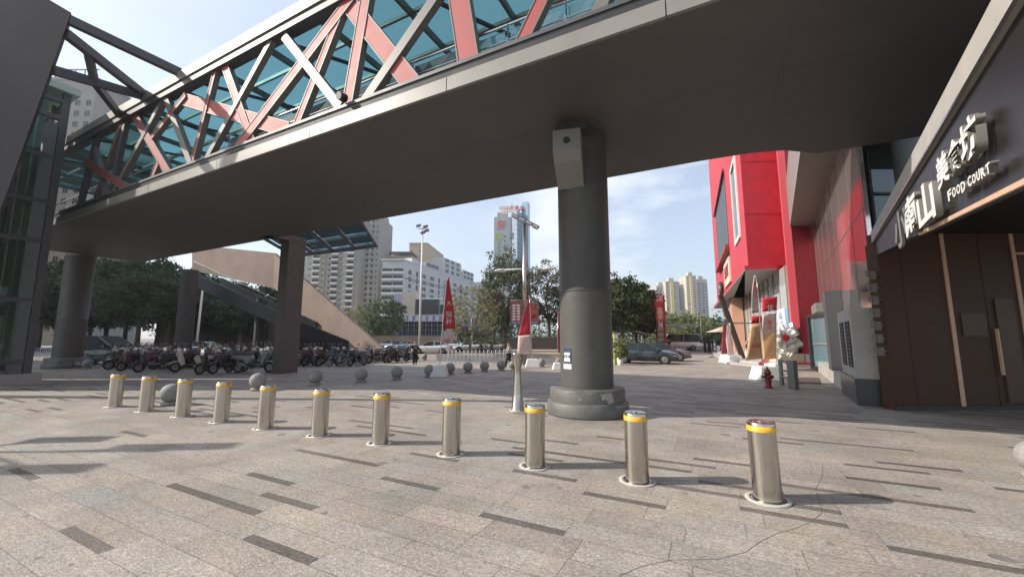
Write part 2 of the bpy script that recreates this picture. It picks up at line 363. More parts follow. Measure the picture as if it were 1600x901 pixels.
def slabcol():
    k = rr.gauss(1.0, 0.05); t = rr.gauss(0, 0.014); g_ = -0.02 if rr.random() < .3 else 0
    return (PB[0] * (k + t + g_), PB[1] * k, PB[2] * (k - t), 1)
def darkcol():
    k = rr.uniform(0.85, 1.15); return (0.150 * k, 0.134 * k, 0.115 * k, 1)
kr = math.floor((N0 - 1.68) / pitch); n = 1.68 + kr * pitch; kk = kr
offs = 0.0
while n < N1:
    L = 0.93
    seen = rows.get(kk, [])
    offs = (seen[0][0] % L) if seen else (offs + rr.choice([0.31, 0.47, 0.62])) % L
    s = S0 - L + offs - (S0 % L)
    while s < S1:
        mid = s + L / 2
        dark = any(abs(mid - (a + b) / 2) < L * .5 for a, b in seen)
        if not dark:
            near_seen = 1.0 < n < 5.7 and -2.5 < s < 7
            if rr.random() < (0.0 if near_seen and n < 5 else (0.24 if n > 5 else .10)): dark = True
        if s > S0 - .1:
            if dark:
                slab(s, s + L, n, n + 0.108, darkcol()); slab(s, s + L, n + 0.108, n + pitch, slabcol())
            elif rr.random() < .0: pass
            else: slab(s, s + L, n, n + pitch, slabcol())
        s += L
    n += pitch; kk += 1
me = bpy.data.meshes.new('paving'); me.from_pydata(vs, [], fs); ca = me.color_attributes.new('slab', 'FLOAT_COLOR', 'CORNER')
arr = np.repeat(np.array(cl, dtype=np.float32), 4, axis=0).ravel(); ca.data.foreach_set('color', arr)
me.materials.append(M_slab); pv = bpy.data.objects.new('paving', me); COL.objects.link(pv); tag(pv, kind='structure')
# drain line in the plaza and a wandering crack
dr = MB()
for i in range(60): dr.wbox(8 + i * .35, 8 + i * .35 + .34, 5.62, 5.80, 0.0, 0.004)
# crack: thin dark bead winding over the slabs
ck = MB(); pts = [(1283, 728), (1283, 745), (1275, 765), (1283, 785), (1284, 800), (1270, 814), (1240, 825), (1215, 832), (1190, 845), (1165, 862), (1120, 873), (1050, 874), (1000, 884), (965, 900)]
prev = None
for x, y in pts:
    q = V3(G(x + rr.uniform(-2, 2), y, 0.001))
    if prev is not None: ck.beam(prev, q, 0.0035, 0.003)
    prev = q
tag(ck.build('paving_crack', M_mortar), kind='structure')
# old gum, drips and small stains trodden into the slabs
gm = MB(); rg_ = random.Random(21)
for i in range(420):
    s_, n_ = rg_.uniform(-9, 16), rg_.uniform(.8, 13); r_ = rg_.choice([.012, .016, .02, .028, .04]); k = 9
    if rg_.random() < .12: r_ *= 2.2
    gm.add([W(s_ + r_ * rg_.uniform(.7, 1.25) * math.cos(2 * math.pi * j / k), n_ + r_ * rg_.uniform(.7, 1.25) * math.sin(2 * math.pi * j / k), .0012) for j in range(k)], [tuple(range(k))])
tag(gm.build('paving_stains', mat('trodden_stain', (.20, .18, .155), .7, var=.25, vs=4)), kind='structure')

# ------------------------------------------------------------------ FOOTBRIDGE
NN, NF, ZS, ZD = 6.52, 12.78, 7.16, 7.62
SL, SR = 36.0, -16.0
fb = thing('footbridge', 'long dark grey footbridge with red and grey lattice truss crossing the plaza overhead', 'footbridge', W(10, 9.6, 0))
deckpoly = [W(SL, NN + .02), W(SR, NN + .02), W(SR, 13.8), (*W(-3.0, 13.78)[:2], 0), W(-2.1, 13.1), W(-1.2, 12.85), W(0, NF), W(SL, NF)]
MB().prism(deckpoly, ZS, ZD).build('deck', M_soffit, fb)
# soffit panel seams
sm = MB()
for s in np.arange(SR + 1, SL, 4.5): sm.wbox(s, s + .015, NN + .3, NF - .1, ZS - .004, ZS)
sm.wbox(SR + .5, SL, 9.0, 9.012, ZS - .004, ZS)
sm.build('soffit_seam', M_dkchord, fb)
# light fascia panels along the near edge
sseg = np.arange(SL, SR, -4.45)
fp = None
for s in sseg[:-1]:
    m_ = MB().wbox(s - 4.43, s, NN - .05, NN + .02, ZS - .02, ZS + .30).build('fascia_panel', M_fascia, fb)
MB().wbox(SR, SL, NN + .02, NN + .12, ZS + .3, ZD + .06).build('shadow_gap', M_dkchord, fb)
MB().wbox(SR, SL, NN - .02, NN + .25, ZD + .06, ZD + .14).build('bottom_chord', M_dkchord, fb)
ZT0, ZT1 = 10.86, 11.47
MB().wbox(SR, SL, NN - .03, NN + .32, ZT0, ZT1 - .36).build('top_chord', M_dkchord, fb)
MB().wbox(SR, SL, NN - .08, NN + .36, ZT1 - .36, ZT1).build('eaves_panel', M_fascia, fb)
MB().wbox(SR, SL, NF - .25, NF + .03, ZT0 + .2, ZT1).build('far_top_chord', M_dkchord, fb)
MB().wbox(SR, SL, NF - .2, NF + .03, ZD, ZD + .16).build('far_bottom_chord', M_dkchord, fb)
def brace(x0, y0, x1, y1, w, colr, full=True, depth=.28, n=NN + .12, zc=None):
    s0, z0 = onN(x0, y0, n); s1, z1 = onN(x1, y1, n)
    if full:
        k0 = (ZD + .1 - z0) / (z1 - z0); k1 = (ZT0 + .05 - z0) / (z1 - z0)
        s0, z0, s1, z1 = s0 + (s1 - s0) * k0, ZD + .1, s0 + (s1 - s0) * k1, ZT0 + .05
    elif zc: 
        s0, z0, s1, z1 = zc(s0, z0, s1, z1)
    member(s0, z0, s1, z1, w, colr, n, depth)
BC = [0]
def member(s0, z0, s1, z1, w, colr, n, depth):
    w *= 1.04; depth *= .62
    BC[0] += 1; n = n + (BC[0] % 5) * .012       # crossing members never share a face
    p, q = V3(W(s0, n, z0)), V3(W(s1, n, z1)); d = (q - p).normalized(); up = V3(W(0, 1)); a = d.cross(up).normalized()
    m_ = MB()
    if colr == 'red':
        m_.obox((p + q) / 2, d * (q - p).length / 2, a * (w / 2 - .028), up * (depth / 2 - .012), 1)
        for sg in (-1, 1): m_.obox((p + q) / 2 + a * sg * (w / 2 - .012), d * ((q - p).length / 2), a * .014, up * depth / 2, 0)
        m_.build('lattice_brace', [M_greysteel, M_red], fb)
    else:
        m_.obox((p + q) / 2, d * (q - p).length / 2, a * w / 2, up * depth / 2, 0)
        m_.build('lattice_brace', [M_greysteel if colr == 'grey' else M_dkchord], fb)
for a in [(326, 247, 425, 66, .20, 'grey'), (306, 240, 336, 120, .20, 'red'), (394, 219, 356, 113, .30, 'red'), (450, 203, 289, 156, .42, 'red', False),
          (534, 169, 447, 59, .24, 'grey', False), (412, 181, 531, 25, .34, 'red'), (466, 194, 530, 31, .26, 'red'), (544, 165, 572, 2, .36, 'red'),
          (644, 131, 550, 12, .46, 'red'), (575, 156, 681, 1, .26, 'grey'), (734, 97, 719, 1, .50, 'red'), (816, 69, 849, 0, .30, 'red'),
          (176, 304, 249, 168, .22, 'grey'), (264, 271, 216, 189, .34, 'red'), (240, 216, 293, 150, .22, 'red', False), (300, 256, 264, 161, .24, 'grey'),
          (165, 304, 146, 223, .22, 'grey'), (161, 278, 185, 209, .22, 'red'), (172, 304, 194, 198, .24, 'dark'), (205, 297, 135, 253, .32, 'red', False),
          (238, 282, 249, 256, .26, 'red', False), (125, 318, 141, 256, .3, 'dark')]:
    brace(*a)
# out of the frame to the right the lattice carries on
for s, ds_, w_, c_ in [(1.6, -1.5, .26, 'grey'), (-.8, 1.3, .4, 'red'), (-2.5, -1.2, .3, 'red'), (-4.2, 1.5, .26, 'grey'), (-6, -1.4, .4, 'red'), (-8, 1.3, .26, 'grey'), (-10, -1.2, .4, 'red'), (-12, 1.3, .3, 'grey')]:
    member(s, ZD + .1, s + ds_, ZT0 + .05, w_, c_, NN + .12, .28)
# far truss
rf = random.Random(5); s = SL - 1
while s > SR + 1:
    ds_ = rf.choice([-1, 1]) * rf.uniform(.6, 1.9); member(s, ZD + .1, s + ds_, ZT0 + .05, rf.uniform(.2, .34), rf.choice(['dark', 'dark', 'grey', 'red']), NF - .15, .2)
    s -= rf.uniform(2.0, 3.0)
for s in (30, 24, 18, 12.5, 7, 1.5, -4):
    member(s, ZD + .1, s - 2.6, ZT0 + .05, .2, 'dark', NF - .12, .2)
# roof
for s in np.arange(SL, SR + 2, -2.6):
    MB().wbox(s - 2.55, s, NN + .36, NF - .25, ZT1 - .06, ZT1 - .03).build('roof_glass', M_roof, fb)
for i, s in enumerate(np.arange(SL, SR, -2.6)):
    MB().wbox(s - .05, s + .05, NN + .3, NF - .2, ZT0 + .34, ZT1 - .065).build('roof_beam', M_chord, fb)
for nn_ in (8.1, 9.65, 11.2):
    MB().wbox(SR, SL, nn_ - .035, nn_ + .035, ZT0 + .42, ZT1 - .07).build('roof_purlin', M_chord, fb)
for i in range(9):   # slanting roof bracing seen through the lattice
    s = 30 - i * 4.6; MB().beam(W(s, NN + .3, ZT0 + .2), W(s - 3.6, NF - .2, ZT0 + .2), .09, .09).build('roof_brace', M_dkchord, fb)
for s in np.arange(SL, SR + 2, -3.1):
    MB().wbox(s - 3.02, s, NF + .04, NF + .052, ZD + .17, ZT0 + .19).build('side_glass', M_roof, fb)
# balustrade inside both sides
for nn_ in (NN + .62, NF - .6):
    MB().tube([W(SL, nn_, ZD + 1.15), W(SR, nn_, ZD + 1.15)], .032, 8).build('handrail', M_rail, fb)
    m_ = MB()
    MB().tube([W(SL, nn_, ZD + .78), W(SR, nn_, ZD + .78)], .014, 6).build('handrail', M_rail, fb)
for s in np.arange(14.5, SR, -1.35):
    MB().wbox(s - 1.27, s - .05, NN + .62, NN + .632, ZD + .1, ZD + 1.02).build('balustrade_glass', M_balus, fb)
    MB().tube([W(s, NN + .60, ZD), W(s, NN + .60, ZD + 1.14)], .022, 8).torus(W(s, NN + .6, ZD + .78), W(1, 0), .035, .012, 10, 6).build('baluster', M_rail, fb)
# round spot lamp fitting on the lower chord
MB().tube([W(8.05, NN - .22, ZD + .25), W(8.05, NN - .02, ZD + .28)], [.10, .11], 14).build('spotlight', M_black, fb)
# great leaning slab on the left with its open steel frame
T1 = V3(G(111, 20, 11.9)); T0 = V3(P(77, 0, T1.y)); Bm = V3(P(0, 330, 12.2))
ed = (Bm - T1); Bg = T1 + ed * (11.9 / (11.9 - Bm.z))
tk = (T0 - T1).normalized() * 8
sl_ = MB().extr([T1, T1 + tk, V3((Bg.x - 9, Bg.y, 0)), V3((Bg.x, Bg.y, 0))], (-.3, .3, 0)).build('leaning_slab', mat('slab_grey_paint', (0.060, 0.056, 0.064), 0.7, spec=0.15, var=.08, vs=1.2))
tag(sl_, 'huge leaning dark grey slab wall filling the upper left corner', 'wall')
def edgeP(py):
    lo, hi = 0.0, 1.0
    for _ in range(40):
        m = (lo + hi) / 2; p = T1.lerp(Bm, m); y = CY - F * (-ST * p.y + CT * (p.z - HC)) / (CT * p.y + ST * (p.z - HC))
        if y < py: lo = m
        else: hi = m
    return T1.lerp(Bm, lo)
def on_line(a, b, px):
    lo, hi = 0, 1
    for _ in range(40):
        m = (lo + hi) / 2; p = V3(a).lerp(V3(b), m); u = 800 + F * p.x / (CT * p.y + ST * (p.z - HC))
        if u < px: lo = m
        else: hi = m
    return V3(a).lerp(V3(b), lo)
def onP(x, y, n):
    s, z = onN(x, y, n); return W(s, n, z)
E1, E2, E3 = onP(290, 118, NN + .2), onP(232, 153, NN + .2), onP(190, 184, NN + .2)
b1 = (edgeP(28) + V3((-.1, .1, 0)), E1); b2 = (edgeP(48) + V3((-.1, .1, 0)), E2); b4 = (edgeP(106) + V3((-.1, .1, 0)), E2)
for a, b in (b1, b2, b4): MB().beam(a, b, .2, .28).build('canopy_beam', M_dkchord, fb)
mm = on_line(*b4, 148); m2 = on_line(*b2, 137)
MB().beam(m2, mm, .18, .24).beam(mm, E3, .18, .24).build('canopy_beam', M_dkchord, fb)

# columns under the bridge
def round_column(s, n, r, lab, name='bridge_column', plinth=True):
    c = W(s, n, 0); t = thing(name, lab, 'column', c, None)
    MB().lathe([(r, .62), (r, 3.0), (r, 3.01), (r + .012, 3.015), (r + .012, 3.05), (r, 3.055), (r, ZS - .5)], c, 48).build('shaft', M_col, t)
    MB().lathe([(r, ZS - .5), (r * 1.02, ZS - .45), (r * 1.02, ZS)], c, 48).build('collar', M_col, t)
    if plinth:
        MB().lathe([(0, 0), (r * 1.52, 0), (r * 1.54, .04), (r * 1.52, .30), (r * 1.47, .33), (0, .33)], c, 48).build('lower_plinth', M_colbase, t)
        MB().lathe([(r * 1.4, .33), (r * 1.41, .60), (r * 1.36, .64), (0, .64)], c, 48).build('upper_plinth', M_colbase, t)
    return t
t = round_column(2.94, 10.02, .66, 'massive round dark grey column on a chipped two-step plinth in the middle of the plaza')
c = V3(W(2.94, 10.02, 0))
# bracket towards the viewer with a round hole
bd = V3((-.25, -.97, 0)).normalized(); br = V3((.97, -.25, 0))
prof = [(0.2, 5.62), (.9, 6.05), (1.08, 6.22), (1.08, 6.78), (.2, 6.95)]
poly = [c + bd * (.35 + a) + V3((0, 0, z)) - br * .36 - V3((.22, 0, 0)) for a, z in prof]
MB().extr(poly, br * .66).build('bracket', M_greyp, t, bevel=.015)
h = c + bd * 1.43 - V3((.22, 0, 0)) + V3((0, 0, 6.5)) - br * .03
MB().tube([h - bd * .05, h + bd * .006], .085, 20).build('bracket_hole', M_black, t)
MB().prism([tuple(c + bd * .1 - br * .5)[:2], tuple(c + bd * .1 + br * .55)[:2], tuple(c + bd * 1.1 + br * .2 )[:2], tuple(c + bd * 1.1 - br * .55)[:2]], 6.96, ZS).build('bearing_plate', M_dkchord, t)
chips = MB()
for ang, z, rx, rz_ in [(-72, .52, .16, .10), (-66, .42, .10, .12), (-95, .60, .06, .03), (-125, .60, .2, .02), (-60, .62, .12, .02), (-110, .44, .03, .02)]:
    k = 14; vs_ = []
    for j in range(k):
        t_ = 2 * math.pi * j / k; rj = 1 + .35 * math.sin(j * 2.7 + ang); a_ = R(ang) + rx * rj * math.cos(t_) / .93; z_ = z + rz_ * rj * math.sin(t_)
        z_ = min(.60, max(.345, z_)); rad_ = .66 * 1.405 + .004 + (z_ - .33) / .27 * .66 * .01
        vs_.append((c.x + rad_ * math.cos(a_), c.y + rad_ * math.sin(a_), z_))
    cx_ = R(ang); cen = (c.x + .936 * math.cos(cx_), c.y + .936 * math.sin(cx_), min(.6, z))
    chips.add(vs_ + [cen], [(j, (j + 1) % k, k) for j in range(k)])
chips.build('paint_chip', M_chip, t)
chips = MB()
for i in range(16):
    a_ = R(-58 + i * 1.9); z = .27 + .01 * math.sin(i * 2); rad_ = .66 * 1.53
    chips.add([(c.x + rad_ * math.cos(a_ + dx), c.y + rad_ * math.sin(a_ + dx), z + dz) for dx, dz in ((-.012, -.006), (.014, -.004), (.012, .008), (-.01, .006))], [(0, 1, 2, 3)])
chips.build('paint_chip', M_white, t)
# notice stuck on the column
a0 = math.atan2(.0 - c.y, -1.2 - c.x) - R(1); ra = .668
def curved(a_c, halfw, z0, z1, rad, k=6):
    vs_ = []; 
    for j in range(k + 1):
        a_ = a_c + halfw * (2 * j / k - 1)
        for z in (z0, z1): vs_.append((c.x + rad * math.cos(a_), c.y + rad * math.sin(a_), z))
    return vs_, [(2 * j, 2 * j + 2, 2 * j + 3, 2 * j + 1) for j in range(k)]
nb = MB(); nb.add(*curved(R(-145), .20, 1.24, 1.60, ra), 0); nb.add(*curved(R(-145), .155, 1.28, 1.50, ra + .004), 1); nb.add(*curved(R(-145), .21, 1.10, 1.225, ra), 1)
pst = nb.build('column_notice', [M_navy, M_white]); tag(pst, 'small navy and white notice stuck to the round plaza column', 'notice')
nm = V3((math.cos(R(-145)), math.sin(R(-145)), 0)); rt = V3((-nm.y, nm.x, 0))
text_obj('lettering', '停车场', .085, .002, M_navy, plane_mat(tuple(c + nm * (ra + .010) + V3((0, 0, 1.40))), rt, (0, 0, 1)), pst)
round_column(*SN(G(103, 574)), .70, 'dark round column on a low plinth nearest the glass lift tower')
cc = G(283, 566); t = thing('bridge_column', 'dark round column behind the parked scooters left of the white lamp pole', 'column', cc)
MB().lathe([(.55, 0), (.55, ZS)], cc, 32).build('shaft', M_col, t)
MB().lathe([(.8, 0), (.8, .4), (.62, .42)], cc, 32).build('plinth', M_colbase, t)
cc = G(402, 562); t = thing('bridge_column', 'slim dark round column standing under the lower stair flight', 'column', cc)
MB().lathe([(.42, 0), (.42, 5.2)], cc, 24).build('shaft', M_col, t); MB().lathe([(.6, 0), (.6, .35), (.42, .36)], cc, 24).build('plinth', M_colbase, t)
s_, n_ = SN(G(432, 583)); t = thing('bridge_pier', 'flat rectangular dark grey pier beside the parked scooters', 'column', G(431, 583))
MB().wbox(s_ - .36, s_ + .36, n_ - .05, n_ + .95, 0, ZS).build('shaft', M_col, t, bevel=.02)
MB().wbox(s_ - .37, s_ + .37, NF - .5, n_ + .95, ZS, ZS + .3).build('pier_cap', M_soffit, t)
MB().wbox(s_ - .362, s_ + .362, n_ - .054, n_ + .5, 2.55, 2.57).build('joint', M_dkchord, t)
# ------------------------------------------------------------------ LIFT TOWER (left)
q = G(50, 599); sT, nT = SN(q); sT -= 0; n1 = min(nT, 5.9)
t = thing('lift_tower', 'green tinted glass and steel lift tower at the left end of the footbridge', 'lift tower', W(sT, n1, 0))
nA, nB_, sA, sB = n1 - 2.6, n1, sT, sT + 3.2
zt = 12.6
MB().wbox(sA - .25, sB + .3, nA - .3, nB_ + .25, 0, .42).build('plinth', M_lightstone, t)
for a in (sA + .12, sB - .12):
    for b in (nA + .12, nB_ - .12): MB().wbox(a - .12, a + .12, b - .12, b + .12, .42, zt).build('corner_post', M_dkchord, t)
MB().wbox(sA - .02, sA + .35, nB_ - .62, nB_ - .27, .42, zt - 1.5).build('pier', mat('pier_grey_green', (.13, .15, .145), .6), t)
for z in (.9, 3.4, 5.9, 7.6, 9.6, 11.4, 12.2):
    MB().wbox(sA - .03, sA + .12, nA + .25, nB_ - .25, z - .09, z + .09).wbox(sA + .25, sB - .25, nB_ - .14, nB_ + .03, z - .09, z + .09).wbox(sA + .25, sB - .25, nA - .03, nA + .14, z - .09, z + .09).build('ring_beam', M_dkchord, t)
for z0, z1 in ((.99, 3.31), (3.49, 5.81), (5.99, 7.51), (7.69, 9.51), (9.69, 11.31)):
    for b0, b1_ in ((nA + .28, (nA + nB_) / 2 - .03), ((nA + nB_) / 2 + .03, nB_ - .66)):
        MB().wbox(sA + .02, sA + .04, b0, b1_, z0, z1).build('glass_pane', M_greengl, t)
    MB().wbox(sA + .28, sB - .28, nB_ - .05, nB_ - .03, z0, z1).build('glass_pane', M_greengl, t)
for b in np.arange(nA + .55, nB_ - .7, .45): MB().wbox(sA - .01, sA + .018, b, b + .035, .5, 11.3).build('glazing_bar', M_greysteel, t)
for a in np.arange(sA + .7, sB - .3, .55): MB().wbox(a, a + .035, nB_ - .028, nB_ + .0, .5, 11.3).build('glazing_bar', M_greysteel, t)
MB().wbox(sA - .25, sB + .2, nA - .2, nB_ + .2, zt, zt + .32).build('roof_cap', mat('pale_green_cap', (.40, .50, .40), .4), t)
for b in (nA + 1.0, nA + 1.6, nA + 2.3): MB().wbox(sA + 1.0, sA + 1.14, b, b + .12, .42, zt - .3).build('guide_rail', M_greysteel, t)
MB().wbox(sA + 1.2, sB - .4, nA + .7, nB_ - .8, 8.2, 10.6).build('lift_car', M_conc2, t)
for z in (2.2, 4.6, 6.8, 9.0, 11.0):
    MB().beam(W(sA + .6, nA + .4, z), W(sA + .6, nB_ - .5, z + .9), .1, .1).build('brace', M_greyp, t)
MB().wbox(sB - .2, sB, nA + .3, nB_ - .3, .42, 12).build('rear_wall', mat('green_grey_wall', (.10, .13, .11), .6), t)

# ------------------------------------------------------------------ STAIRS beyond the bridge
A1, B1 = V3(P(428, 395, 38.5)), V3(P(608, 552, 33)); A0 = V3(P(428, 450, 38.5)); B0 = V3(P(608, 560, 33)); B0.z = 0; B1.z = .55
B00 = V3(P(557, 552, 34.3)); B00.z = 0
t = thing('staircase', 'broad footbridge staircase with a pinkish concrete parapet coming down to the bicycles', 'staircase', (B1.x, B1.y, 0))
dd = (B1 - A1); dh = V3((dd.x, dd.y, 0)).normalized(); dn = V3((-dh.y, dh.x, 0));
if dn.y < 0: dn = -dn
MB().extr([A1, B1, B0, B00, A0], dn * .3).build('parapet', M_conc, t)
L1 = V3(P(300, 382, 41.5)); L0 = V3(P(300, 422, 41.5)); 
MB().extr([L1, A1, A0, L0], dn * .3).build('landing_parapet', M_conc, t)
off = V3((-.40, .92, 0)) * 3.0; lo_ = V3((0, 0, -.9))
MB().extr([A1 + off + lo_, B1 + off + lo_ * .3, B0 + off, B00 + off, A0 + off], dn * .3).build('parapet', M_conc, t)
Ld = (A1 - L1).normalized()
MB().extr([A0 + V3((0, 0, .9)) + dn * .3, L0 + V3((0, 0, .9)) + dn * .3, L0 + V3((0, 0, .9)) + off, A0 + V3((0, 0, .9)) + off], (0, 0, -.5)).build('landing', M_soffit, t)
st = MB(); ns = 46
for i in range(ns):
    a = A0 + V3((0, 0, 1.0)); p0 = a.lerp(V3((B0.x, B0.y, .0)), i / ns); p1 = a.lerp(V3((B0.x, B0.y, 0)), (i + 1) / ns)
    z = p0.z; z0_ = max(0, z - .6)
    st.extr([p0 + dn * .3, (p1.x + dn.x * .3, p1.y + dn.y * .3, p0.z), (p1.x + off.x, p1.y + off.y, p0.z), p0 + off], (0, 0, -(z - z0_) if z > z0_ else -.02))
st.build('steps', M_conc2, t)
# lower return flight: dark stringer with glass rails and its underside
C1, D1 = V3(P(298, 424, 33)), V3(P(462, 500, 32.5)); C0, D0 = C1 - V3((0, 0, 1.1)), D1 - V3((0, 0, 1.1))
t2 = thing('stair_flight', 'dark steel stair flight with glass rails sloping down behind the flat pier', 'staircase', (D1.x, D1.y, 0))
MB().extr([C1, D1, D0, C0], V3((0, .35, 0))).build('stringer', M_dkchord, t2)
MB().extr([C1 + V3((0, 3.4, 0)), D1 + V3((0, 3.4, 0)), D0 + V3((0, 3.4, 0)), C0 + V3((0, 3.4, 0))], V3((0, .3, 0))).build('stringer', M_dkchord, t2)
MB().extr([C0 + V3((0, .36, .3)), D0 + V3((0, .36, .3)), D0 + V3((0, 3.4, .3)), C0 + V3((0, 3.4, .3))], V3((0, 0, .25))).build('underside', M_soffit, t2)
g_ = V3((0, .15, .9)); MB().extr([C1 + V3((0, .15, 0)), D1 + V3((0, .15, 0)), D1 + g_, C1 + g_], V3((0, .02, 0))).build('rail_glass', glass('clear_rail_glass', (.85, .88, .88), .08), t2)
MB().tube([C1 + g_, D1 + g_], .035, 6).build('handrail', M_rail, t2)
E_ = V3((D1.x + 3.5, D1.y + 3, 0))
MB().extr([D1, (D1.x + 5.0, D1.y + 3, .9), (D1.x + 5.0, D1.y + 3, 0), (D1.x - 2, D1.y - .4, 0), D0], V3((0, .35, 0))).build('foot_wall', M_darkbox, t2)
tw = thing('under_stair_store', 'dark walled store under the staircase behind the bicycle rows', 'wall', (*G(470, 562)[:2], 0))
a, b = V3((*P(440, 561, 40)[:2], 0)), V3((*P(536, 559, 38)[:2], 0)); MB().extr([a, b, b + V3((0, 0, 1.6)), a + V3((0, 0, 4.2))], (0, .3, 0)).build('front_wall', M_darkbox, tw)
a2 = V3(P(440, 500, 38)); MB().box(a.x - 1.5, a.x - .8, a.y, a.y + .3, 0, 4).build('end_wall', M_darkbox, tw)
# blue glass canopy over the stair head
c1, c2, c3 = V3(G(588, 381, 11.3)), V3(G(503, 392, 11.3)), V3(G(566, 346, 11.3))
va, vb = (c2 - c1), (c3 - c1)
t = thing('glass_canopy', 'blue glass canopy on dark beams jutting out over the stair head', 'canopy', (c1.x, c1.y, 0))
def cp(i, j, z=0): return c1 + va * i + vb * j + V3((0, 0, z))
nu, nv = 4, 3
for j in range(nv + 1):
    k = j * .5; MB().beam(cp(0, k), cp(1.6, k), .13, .2).build('canopy_rafter', M_dkchord, t)
for i in range(nu + 1):
    k = i * .4; MB().beam(cp(k, 0, -.06), cp(k, 1.5, -.06), .2, .26).build('canopy_beam', M_dkchord, t)
for i in range(nu):
    for j in range(nv):
        a, b, c_, d_ = cp(i * .4 + .01, j * .5 + .01, .17), cp(i * .4 + .39, j * .5 + .01, .17), cp(i * .4 + .39, j * .5 + .49, .17), cp(i * .4 + .01, j * .5 + .49, .17)
        MB().extr([a, b, c_, d_], (0, 0, .02)).build('canopy_glass', M_bluerf, t)
MB().beam(cp(-.03, -.03, -.1), cp(-.03, 1.5, -.1), .12, .5).beam(cp(-.03, -.03, -.1), cp(1.6, -.03, -.1), .12, .4).build('canopy_edge', M_greyp, t)

# ------------------------------------------------------------------ RED SHOPPING MALL
def U(a): return V3((a[0], a[1], 0))
mall = thing('shopping_mall', 'bright red shopping mall with stepped box volumes, black screen and long glass shopfront', 'shopping mall', (18, 27, 0))
fd = V3((.406, .914, 0)); fr = V3((.914, -.406, 0))           # along the street front / into the building
K = V3((16.2, 26.8, 0))
def mp_(a, b): p = K + fd * a + fr * b; return (p.x, p.y)
MB().prism([mp_(0, 0), mp_(11.5, 0), mp_(11.5, 9), (22, 26.4), (18.65, 26.6)], 6.75, 30).build('red_block', M_mallred, mall)
for z in (10.4, 14.2, 18.0, 21.8):
    MB().prism([mp_(-.006, -.006), mp_(11.4, -.006), mp_(11.4, .002), mp_(.002, .002), (18.6, 26.59), (18.6, 26.57)], z, z + .03).build('cladding_joint', M_mallred2, mall)
# thin roof over ground floor with red edge
LP = [mp_(-.25, -.25), mp_(38.5, -.25), mp_(38.5, 4), (33.6, 61.3), (18.9, 27.1), (17.9, 26.45)]
MB().prism(LP, 6.42, 6.5).build('ledge_soffit', M_beigep, mall)
MB().prism([(p[0], p[1]) for p in LP], 6.503, 6.75).build('ledge', M_mallred, mall)
MB().prism([mp_(11.52, .3), mp_(38, .3), mp_(38, 9), mp_(11.52, 9)], 6.752, 30).build('red_rear_block', M_mallred, mall)
# screen block
J = V3((21.4, 38, 0)); ja = (V3((28.1, 53, 0)) - J); jl = ja.length; ja.normalize(); jr = V3((ja.y, -ja.x, 0))
def jp(a, b): p = J + ja * a + jr * b; return (p.x, p.y)
MB().prism([jp(0, 0), jp(jl, 0), jp(jl, 2.5), jp(0, 2.5)], 11, 18.4).build('screen_block', M_mallred, mall)
MB().prism([jp(.4, -.12), jp(jl - .3, -.12), jp(jl - .3, -.005), jp(.4, -.005)], 11.1, 18.2).build('led_screen', M_led, mall)
MB().prism([jp(-.15, -.35), jp(jl + .2, -.35), jp(jl + .2, .3), jp(-.15, .3)], 18.4, 18.65).build('screen_hood', M_mallred2, mall)
MB().prism([jp(-.2, -.5), jp(jl, -.5), jp(jl, .5), jp(-.2, .5)], 10.6, 10.95).build('lower_ledge', M_mallred2, mall)
for k in range(9): MB().prism([jp(.5 + k * 1.8, -.135), jp(.53 + k * 1.8, -.135), jp(.53 + k * 1.8, -.122), jp(.5 + k * 1.8, -.122)], 11.1, 18.2).build('screen_joint', M_black, mall)
# white framed slot window on the big block
for a, b in ((2.6, 6.0),):
    f_ = MB()
    for (x0, x1, z0, z1) in ((a, b, 9.4, 9.7), (a, b, 15.6, 15.9), (a, a + .3, 9.7, 15.6), (b - .3, b, 9.7, 15.6)):
        f_.prism([mp_(x0, -.12), mp_(x1, -.12), mp_(x1, .02), mp_(x0, .02)], z0, z1)
    wf = f_.build('window', M_white, mall); 
    MB().prism([mp_(a + .3, -.03), mp_(b - .3, -.03), mp_(b - .3, .02), mp_(a + .3, .02)], 9.7, 15.6).build('pane', M_dkwin, wf)
# white sign box with plain lettering under the screen
MB().prism([mp_(14.5, .12), mp_(21, .12), mp_(21, .29), mp_(14.5, .29)], 7.6, 10.2).build('sign_box', M_cream, mall)
ctr = K + fd * 17.7 + fr * .10
text_obj('sign_lettering', '海岸城', 1.5, .03, M_mallred2, plane_mat((ctr.x, ctr.y, 8.9), -fd, (0, 0, 1)), mall)
MB().tube([(*mp_(26, -.2), 7.9), (*mp_(26, .2), 7.9)], 1.1, 20).build('round_sign', M_led, mall)
# slot between the blocks: white frame above grey panel
def hb(x0, x1, y, dep, z0, z1, mt, nm_): return MB().box(x0, x1, y, y + dep, z0, z1).build(nm_, mt, mall)
hb(18.66, 19.6, 26.75, .2, 6.76, 10.4, M_greyp, 'grey_infill')
hb(18.66, 19.6, 26.75, .2, 10.4, 30, M_cream, 'cream_infill'); hb(18.70, 19.5, 26.6, .14, 9.9, 10.1, M_white, 'frame_rail'); hb(18.70, 19.5, 26.6, .14, 10.9, 11.1, M_white, 'frame_rail')
# tall red slab to the ground
MB().prism([(17.35, 23.9), (18.75, 23.9), (20.5, 26.6), (19.0, 26.6), (17.25, 24.6)], 0, 30).build('red_slab', M_mallred, mall)
MB().prism([(17.25, 23.86), (17.33, 23.86), (17.33, 24.5), (17.25, 24.5)], 0, 30).build('slab_edge', M_mallred2, mall)
